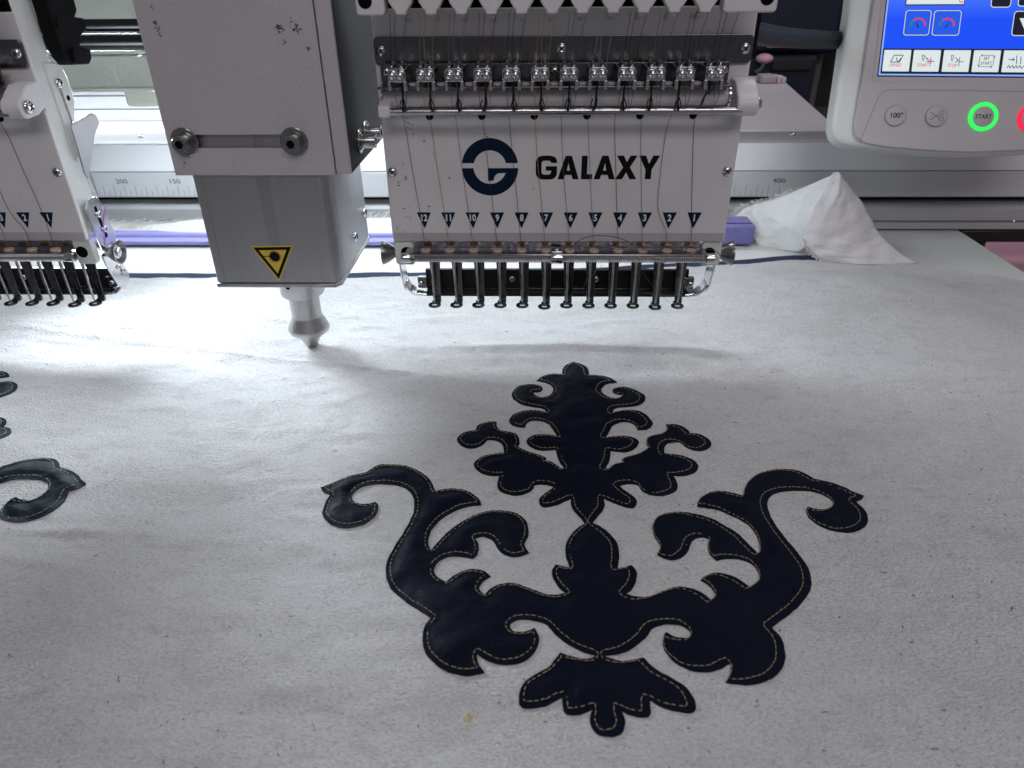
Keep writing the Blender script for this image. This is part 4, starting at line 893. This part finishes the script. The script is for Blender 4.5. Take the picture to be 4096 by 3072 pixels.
# warning sign
fr = XZ(368.0); T = [V3((*on_y(p, 368)[[0, 2]], 0))[:2] for p in ((1003, 985), (1172, 982), (1118, 1125))]
cT = sum(T) / 3
def scaled(k): return [tuple(cT + (t - cT) * k) for t in T]
sg = MB().prism(scaled(1.0), fr, 0.01, 0.09).build('warning_sign', 'warning_yellow', lb, smooth=0)
a = scaled(0.90); c_ = scaled(0.66)
MB().prism([a[0], a[1], a[2], a[0], c_[0], c_[2], c_[1], c_[0]], fr, 0.10, 0.13).build('border', 'black_print', sg, smooth=0)
ct = cT + np.array([0.4, 0.8]); star = []
for k in range(32): a_ = math.pi * k / 16; rr_ = (3.7 if k % 2 else 2.5); star.append((ct[0] + rr_ * math.cos(a_), ct[1] + rr_ * math.sin(a_)))
MB().prism(star, fr, 0.10, 0.14).build('sunburst', 'black_print', sg, smooth=0)
MB().prism([(ct[0] - 7.0, ct[1] - 0.2), (ct[0] - 2.4, ct[1] - 0.2), (ct[0] - 2.4, ct[1] + 0.2), (ct[0] - 7.0, ct[1] + 0.2)], fr, 0.10, 0.135).build('beam_line', 'black_print', sg, smooth=0)
# scuffs of black dust on the cover
def specks(name, m, parent, fr, spots, label=None):
    b = MB(); O, U, W, N = fr
    for (a, c, n, sp) in spots:
        for k in range(n):
            x = a + random.gauss(0, sp); z = c + random.gauss(0, sp); L = random.uniform(0.3, 1.2); an = random.uniform(0, 6.28)
            p0 = O + U * x + W * z + N * 0.06; d = U * math.cos(an) + W * math.sin(an); e = U * -math.sin(an) + W * math.cos(an)
            b.tube([p0, p0 + d * L * 0.5 + e * L * random.uniform(-0.3, 0.3), p0 + d * L], random.uniform(0.06, 0.2), 4)
    return b.build(name, m, parent, smooth=0)
def P_(p, y): w = on_y(p, y); return w[0], w[2]
tag(specks('dust_scuff', 'black_print', fc, XZ(365), [(*P_((1115, 113), 365), 26, 0.9), (*P_((1180, 112), 365), 14, 0.7), (*P_((1192, 128), 365), 8, 0.6), (*P_((1232, 192), 365), 8, 0.35), (*P_((1137, 170), 365), 5, 0.5),
     (*P_((622, 90), 365), 8, 0.5), (*P_((630, 115), 365), 9, 0.6), (*P_((640, 140), 365), 6, 0.6), (*P_((735, 655), 365), 6, 0.5), (*P_((1170, 80), 365), 4, 0.6), (*P_((610, 30), 365), 4, 0.8)]), None, kind='stuff')
tag(specks('lint_speck', 'black_print', fp, XZ(383), [(*P_((1622, 480), 383), 7, 0.9), (*P_((1640, 505), 383), 6, 0.7), (*P_((1655, 540), 383), 4, 0.6), (*P_((1698, 560), 383), 3, 0.3), (*P_((1610, 650), 383), 4, 0.6), (*P_((1620, 715), 383), 8, 0.7),
     (*P_((1592, 740), 383), 4, 0.6), (*P_((1800, 715), 383), 3, 0.4), (*P_((1640, 860), 383), 8, 2.0), (*P_((1600, 920), 383), 10, 2.4), (*P_((1720, 830), 383), 4, 0.8), (*P_((1735, 615), 383), 3, 0.5), (*P_((1905, 545), 383), 4, 0.8),
     (*P_((2134, 755), 383), 3, 0.4), (*P_((2250, 525), 383), 2, 0.4), (*P_((1950, 540), 383), 3, 0.5)]), None, kind='stuff')

# ================================================================== control panel
def frame(a, bt, p0, y0):
    a = math.radians(a); bt = math.radians(bt); U = np.array([math.cos(a), -math.sin(a), 0]); n0 = np.array([-math.sin(a), -math.cos(a), 0]); z = np.array([0, 0, 1.0])
    return on_y(p0, y0), U, math.cos(bt) * z - math.sin(bt) * n0, math.cos(bt) * n0 + math.sin(bt) * z
PF = frame(6, 22, (3518, 300), 570)
def loc(p):
    O, U, W, N = PF; d = ray(*p); c0 = np.array([0, 0, H]); q = c0 + d * ((O - c0).dot(N) / d.dot(N)) - O
    return float(q.dot(U)), float(q.dot(W))
panel = thing('control_panel', 'pale touchscreen control panel with a lit green START ring', 'control panel', tuple(PF[0] + PF[1] * 70 - PF[2] * 54))
def pris(name, m, poly, d0, d1, parent, bevel=None, smooth=0, seg=2): return MB().prism(poly, PF, d0, d1).build(name, m, parent, smooth=smooth or (40 if bevel else 0), bevel=bevel, seg=seg)
def side_curve(off):
    out = [(-24.0 - off, 130), (-24.6 - off, 52), (-26.4 - off, 0), (-27.6 - off, -28)]
    out += [(-27.4 - off, -36 - off * 0.3), (-25 - off, -42 - off * 0.6), (-20 - off * 0.7, -46.5 - off * 0.8), (-12, -48.8 - off)]
    out += [(10, -50.8 - off), (40, -52.8 - off), (69, -53.5 - off), (105, -51.4 - off), (150, -47.5 - off), (170, -40), (172, 130)]
    return out
inner = side_curve(-10.5); inner = [(x, y) for x, y in inner]
pris('rear_shell', 'panel_white', side_curve(0), -26, -4.5, panel, bevel=3.5, smooth=40, seg=4)
front_out = [(-9.2, 130), (-9.8, 52), (-11.6, 0), (-13.4, -30), (-13.2, -38), (-11, -43.6), (-5, -47.6), (10, -50.2), (40, -52.2), (69, -53.0), (105, -50.9), (150, -47), (168, -40), (170, 130)]
win = [(-4.2, 130), (-4.2, -4.4), (160, -4.4), (160, 130)]
# front bezel as two pieces round the screen opening
pris('bezel', 'panel_grey', front_out[:6] + front_out[6:13] + [(170, 120), (160, 120), (160, -4.4), (-4.2, -4.4), (-4.2, 130)], -4.4, 0.0, panel, bevel=0.8, smooth=40)
ch = pris('chamfer', 'panel_grey', [(-4.1, 130), (-4.1, -4.3), (159, -4.3), (159, -0.8), (-1.1, -0.8), (-1.1, 130)], -4.3, -1.4, panel)
scr = pris('screen', 'screen_black', [(-0.9, 130), (-0.9, -0.6), (159, -0.6), (159, 130)], -4.3, -2.0, panel)
D0 = -1.98
def lay(name, m, poly, k, parent=scr): return MB().prism(poly, PF, D0 + k * 0.05, D0 + k * 0.05 + 0.04).build(name, m, parent, smooth=0)
lay('frame_line', 'screen_pale', stroke([(0.5, 130), (0.5, 0.9), (159, 0.9)], 1.1), 0)
blue = [(1.2, 18.9), (159, 18.9), (159, 130), (1.2, 130)]
lay('blue_field', 'screen_blue_ramp', blue, 1)
bw = []
edges = [((3534, 284), (3644, 196)), ((3652, 284), (3770, 197)), ((3772, 284), (3889, 198)), ((3892, 285), (4012, 199)), ((4012, 286), (4132, 200))]
pts_ = [loc((4096 * 0 + 3280 + u * 0.3689, v * 0.3689)) for u, v in ((683, 765), (975, 765), (1003, 768), (1297, 768), (1330, 770), (1622, 770), (1655, 772), (1947, 773), (1980, 775), (2280, 776))]
ztop = loc((3280 + 860 * 0.3689, 533 * 0.3689))[1]; zbot = loc((3280 + 830 * 0.3689, 766 * 0.3689))[1]
bt_ = []
for k in range(5):
    xa, xb2 = pts_[2 * k][0], pts_[2 * k + 1][0]
    bt_.append(lay('touch_button', 'screen_white', rrect(xa, xb2, zbot, ztop, 0.5, 2), 2))
def Zp(u, v): return loc((3280 + u * 0.3689, v * 0.3689))
def strokes(name, m, lines, w, k, parent):
    b = MB()
    for ln in lines: b.prism(stroke([Zp(*p) for p in ln], w), PF, D0 + k * 0.05, D0 + k * 0.05 + 0.04)
    return b.build(name, m, parent, smooth=0)
def words(name, m, items, parent, d, bold=0.01):
    b = MB()
    for t, u, v, hpx, sq in items:
        x, z = Zp(u, v); vs, fs = text_mesh(t, hpx * 0.3689 * 0.175, PF, d, x, z, bold=bold, squeeze=sq); b.add(vs, fs)
    return b.build(name, m, parent, smooth=0)
strokes('icon', 'screen_ink', [[(775, 665), (815, 590), (912, 590), (872, 665), (775, 665)], [(840, 615), (848, 655), (862, 664), (878, 640), (884, 622)]], 0.55, 3, bt_[0])
words('caption', 'screen_red', [('OFFSET', 830, 698, 34, 0.85)], bt_[0], D0 + 0.2)
strokes('icon', 'screen_ink', [[(1122, 590), (1144, 590), (1140, 628), (1130, 652), (1120, 628), (1122, 590)], [(1150, 605), (1183, 638)], [(1180, 624), (1184, 639), (1168, 636)], [(1157, 660), (1255, 660)], [(1216, 610), (1200, 712)]], 0.42, 3, bt_[1])
cxy = Zp(1207, 660)
MB().prism(stroke(arc(cxy[0], cxy[1], 1.25, 0, 330, 14), 0.4), PF, D0 + 0.2, D0 + 0.24).build('target_ring', 'screen_red', bt_[1], smooth=0)
words('caption', 'screen_red', [('START', 1126, 698, 34, 0.85)], bt_[1], D0 + 0.2)
strokes('icon', 'screen_ink', [[(1438, 592), (1460, 592), (1455, 630), (1445, 654), (1436, 630), (1438, 592)], [(1478, 612), (1510, 646)], [(1510, 632), (1511, 648), (1496, 646)], [(1472, 662), (1572, 662)], [(1530, 612), (1516, 714)]], 0.42, 3, bt_[2])
words('caption', 'screen_red', [('STOP', 1450, 700, 34, 0.85)], bt_[2], D0 + 0.2)
strokes('icon', 'screen_ink', [[(1908, 592), (1768, 592)], [(1782, 578), (1765, 592), (1778, 606)], [(1750, 600), (1734, 706)], [(1722, 692), (1733, 710), (1746, 696)], [(1730, 715), (1876, 716)], [(1866, 702), (1880, 716), (1862, 730)], [(1890, 704), (1904, 605)], [(1890, 616), (1904, 600), (1917, 616)]], 0.36, 3, bt_[3])
words('caption', 'screen_ink', [('SET', 1822, 624, 34, 0.85), ('START', 1817, 678, 34, 0.85)], bt_[3], D0 + 0.2)
strokes('icon', 'screen_ink', [[(2060, 638), (2120, 638)], [(2105, 622), (2124, 638), (2102, 654)], [(2150, 592), (2148, 660)], [(2152, 640), (2144, 690)], [(2196, 605), (2190, 690)], [(2038, 730), (2062, 702), (2078, 730), (2102, 702), (2118, 731), (2142, 703), (2158, 732), (2182, 704), (2200, 733), (2230, 704)]], 0.5, 3, bt_[4])
# gauge buttons, number box and dark keys on the blue field
gb = []
for (u0, u1, v0, v1) in ((905, 1212, 100, 374), (1215, 1540, 102, 376)):
    q0, q1 = Zp(u0 + 6, v1), Zp(u1 + 14, v0)
    o = lay('gauge_frame', 'screen_white', rrect(q0[0], q1[0], q0[1], q1[1], 2.0, 4), 2); lay('gauge_line', 'screen_ink', rrect(q0[0] + 0.45, q1[0] - 0.45, q0[1] + 0.45, q1[1] - 0.45, 1.7, 4), 3, o)
    lay('gauge_field', 'screen_sky_ramp', rrect(q0[0] + 0.9, q1[0] - 0.9, q0[1] + 0.9, q1[1] - 0.9, 1.4, 4), 4, o); gb.append(o)
for o, (u, v), na in ((gb[0], (1070, 272), 118), (gb[1], (1385, 274), 58)):
    x, z = Zp(u, v)
    MB().prism(stroke(arc(x, z, 5.0, 50 - 50, 130, 16), 1.3), PF, D0 + 0.26, D0 + 0.30).build('red_arc', 'screen_red', o, smooth=0)
    MB().prism(stroke(arc(x, z, 5.0, 132, 180, 8), 1.3), PF, D0 + 0.26, D0 + 0.30).build('green_arc', 'screen_green', o, smooth=0)
    c_, s_ = math.cos(math.radians(na)), math.sin(math.radians(na))
    MB().prism([(x - c_ * 1.4 + s_ * 0.5, z - s_ * 1.4 - c_ * 0.5), (x + c_ * 4, z + s_ * 4), (x - c_ * 1.4 - s_ * 0.5, z - s_ * 1.4 + c_ * 0.5)], PF, D0 + 0.32, D0 + 0.36).build('pointer', 'screen_black', o, smooth=0)
q0, q1 = Zp(932, 50), Zp(1585, 0)
nb = lay('number_box', 'screen_ink', [(q0[0], q0[1]), (q1[0], q0[1]), (q1[0], 130), (q0[0] + 1, 130)], 2); lay('number_field', 'screen_white', [(q0[0] + 0.8, q0[1] + 0.9), (q1[0] - 0.6, q0[1] + 0.9), (q1[0] - 0.6, 130), (q0[0] + 1.6, 130)], 3, nb)
zx = Zp(1546, 6); MB().prism(stroke(arc(zx[0], zx[1] + 0.8, 1.3, 20, 340, 14), 0.6), PF, D0 + 0.2, D0 + 0.25).build('digit', 'screen_red', nb, smooth=0)
for (u0, u1, v0, v1) in ((1855, 2108, 72, -120), (2150, 2300, 60, -120), (2080, 2400, 380, 108)):
    q0, q1 = Zp(u0 + 6, v1 if v1 > v0 else v0), Zp(u1, v1 if v1 < v0 else v0)
    o = lay('key_frame', 'screen_white', rrect(q0[0], q1[0], q0[1], q1[1], 2.2, 4), 2); lay('key_face', 'screen_black', rrect(q0[0] + 0.5, q1[0] - 0.5, q0[1] + 0.5, q1[1] - 0.5, 1.8, 4), 3, o)
tri = [Zp(2180, 188), Zp(2300, 188), Zp(2240, 330)]; lay('arrow', 'screen_white', tri, 4, o)
# push buttons and the engraved field line
fl = MB(); fl.prism(stroke([Zp(432, 1545), Zp(520, 1330), Zp(600, 1130), Zp(640, 1040), Zp(680, 995), Zp(740, 975), Zp(1000, 974), Zp(1500, 982), Zp(2212, 992), Zp(2600, 996)], 0.45), PF, 0.01, 0.06); fl.build('field_line', 'panel_line', panel, smooth=0)
def button(u, v, r, name='push_button'):
    x, z = Zp(u, v)
    o = MB().lathe([(r + 0.35, 0.02), (r + 0.35, 0.08)], PF[0] + PF[1] * x + PF[2] * z, PF[3], 36).build('button_gap', 'panel_line', panel)
    return MB().lathe([(r, 0.0), (r, 0.9), (r - 0.35, 1.35), (r - 0.9, 1.45)], PF[0] + PF[1] * x + PF[2] * z, PF[3], 36).build(name, 'panel_grey', panel, smooth=50), x, z
o, x, z = button(815, 1256, 7.3); vs, fs = text_mesh('100°', 3.9, PF, 1.5, x + 0.6, z + 0.2, bold=0.02); MB().add(vs, fs).build('caption', 'black_print', o, smooth=0)
o, x, z = button(1257, 1262, 7.3)
sci = MB(); sci.prism(stroke([(x - 4.6, z + 2.6), (x + 1.6, z - 1.2)], 0.7), PF, 1.47, 1.55); sci.prism(stroke([(x - 4.6, z - 2.8), (x + 1.6, z + 1.2)], 0.7), PF, 1.56, 1.62)
sci.prism(stroke(arc(x + 3.2, z - 2.0, 1.5, 0, 340, 14), 0.55), PF, 1.47, 1.55); sci.prism(stroke(arc(x + 3.2, z + 2.4, 1.5, 0, 340, 14), 0.55), PF, 1.47, 1.55); sci.build('scissors_mark', 'panel_line', o, smooth=0)
def ring(u, v, ri, ro, m):
    x, z = Zp(u, v); n = 40
    o = MB().lathe([(ro, 0.0), (ro, 1.0), (ro - 0.5, 1.4), (ri + 0.3, 1.4), (ri, 1.0), (ri, 0)], PF[0] + PF[1] * x + PF[2] * z, PF[3], 44, cap=False).build('lit_ring', m, panel, smooth=50)
    return MB().lathe([(ri - 0.1, 0.0), (ri - 0.1, 1.1), (ri - 0.6, 1.3)], PF[0] + PF[1] * x + PF[2] * z, PF[3], 36).build('push_button', 'panel_grey', panel, smooth=50), x, z
o, x, z = ring(1765, 1268, 7.3, 10.0, 'led_green'); vs, fs = text_mesh('START', 3.2, PF, 1.36, x, z, bold=0.012, squeeze=0.86, shear=0.1); MB().add(vs, fs).build('caption', 'black_print', o, smooth=0)
ring(2300, 1278, 7.3, 10.0, 'led_red')
# bracket that carries the panel, and its cable
bx = PF[0] + PF[1] * 70 - PF[3] * 26
MB().hexa([(bx[0] - 30, bx[1] + 18, 112), (bx[0] + 30, bx[1] + 18, 112), (bx[0] + 30, bx[1] + 60, 74), (bx[0] - 30, bx[1] + 60, 74), (bx[0] - 30, bx[1] - 2, 160), (bx[0] + 30, bx[1] - 2, 160), (bx[0] + 30, bx[1] + 18, 160), (bx[0] - 30, bx[1] + 18, 160)]).build('mount', 'panel_white', panel, bevel=2)
cbl = MB(); pts = smooth_pts([on_y((2960, 120), 440), on_y((3075, 142), 490), on_y((3200, 155), 545), on_y((3340, 160), 600), on_y((3480, 165), 640)], 6)
for dz in (0,): cbl.tube(pts, 6.2, 14)
tag(cbl.build('flat_cable', 'black_plastic', None, smooth=60), 'thick black cable running from the GALAXY head to the control panel', 'cable')

# ================================================================== lint on the cloth
li = MB()
for k in range(420):
    if k < 300: p = on_z((random.uniform(0, 4096), random.uniform(1180, 3072)))
    else: p = on_z((random.uniform(2500, 4096), random.uniform(1180, 2400)))
    x, y = p[0], p[1]
    if y > float(back_y(np.array([x]))[0]) - 4: continue
    q = np.array([[x - AX, y]])
    if inside(q, OUT)[0]: continue
    L = random.uniform(0.4, 1.5) if random.random() < 0.9 else random.uniform(1.5, 3.2); a_ = random.uniform(0, 6.28); pts = []
    for j in range(5):
        a_ += random.gauss(0, 0.5); x += math.cos(a_) * L / 4; y += math.sin(a_) * L / 4; pts.append([x, y])
    pts = np.array(pts); zz = cloth_z(pts[:, 0], pts[:, 1]) + 0.12
    li.tube([(pts[j][0], pts[j][1], zz[j]) for j in range(5)], random.uniform(0.06, 0.17), 4, m=random.choice([0, 0, 0, 1, 2]))
tag(li.build('lint', ['lint_dark', 'lint_navy', 'lint_white'] if 'lint_dark' in MATS else ['thread_black', 'navy_cloth', 'white_sheet'], None, smooth=0), 'tiny dark and pale fibres of lint scattered on the cotton', 'lint', kind='stuff')
ye = MB()
for p, n, sp in (((735, 2203), 7, 0.7), ((1878, 2878), 22, 1.1), ((418, 1320), 12, 1.4), ((1130, 2464), 4, 1.0), ((1470, 1745), 4, 1.5)):
    c_ = on_z(p)
    for k in range(n):
        x = c_[0] + random.gauss(0, sp); y = c_[1] + random.gauss(0, sp); a_ = random.uniform(0, 6.28); L = random.uniform(0.3, 1.0)
        z_ = float(cloth_z(np.array([x]), np.array([y]))[0]) + 0.1
        ye.tube([(x, y, z_), (x + L * math.cos(a_), y + L * math.sin(a_), z_ + 0.03)], 0.14, 4)
tag(ye.build('yellow_fluff', 'warning_yellow', None, smooth=0), 'small tufts of yellow fluff caught on the cotton', 'fluff', kind='stuff')
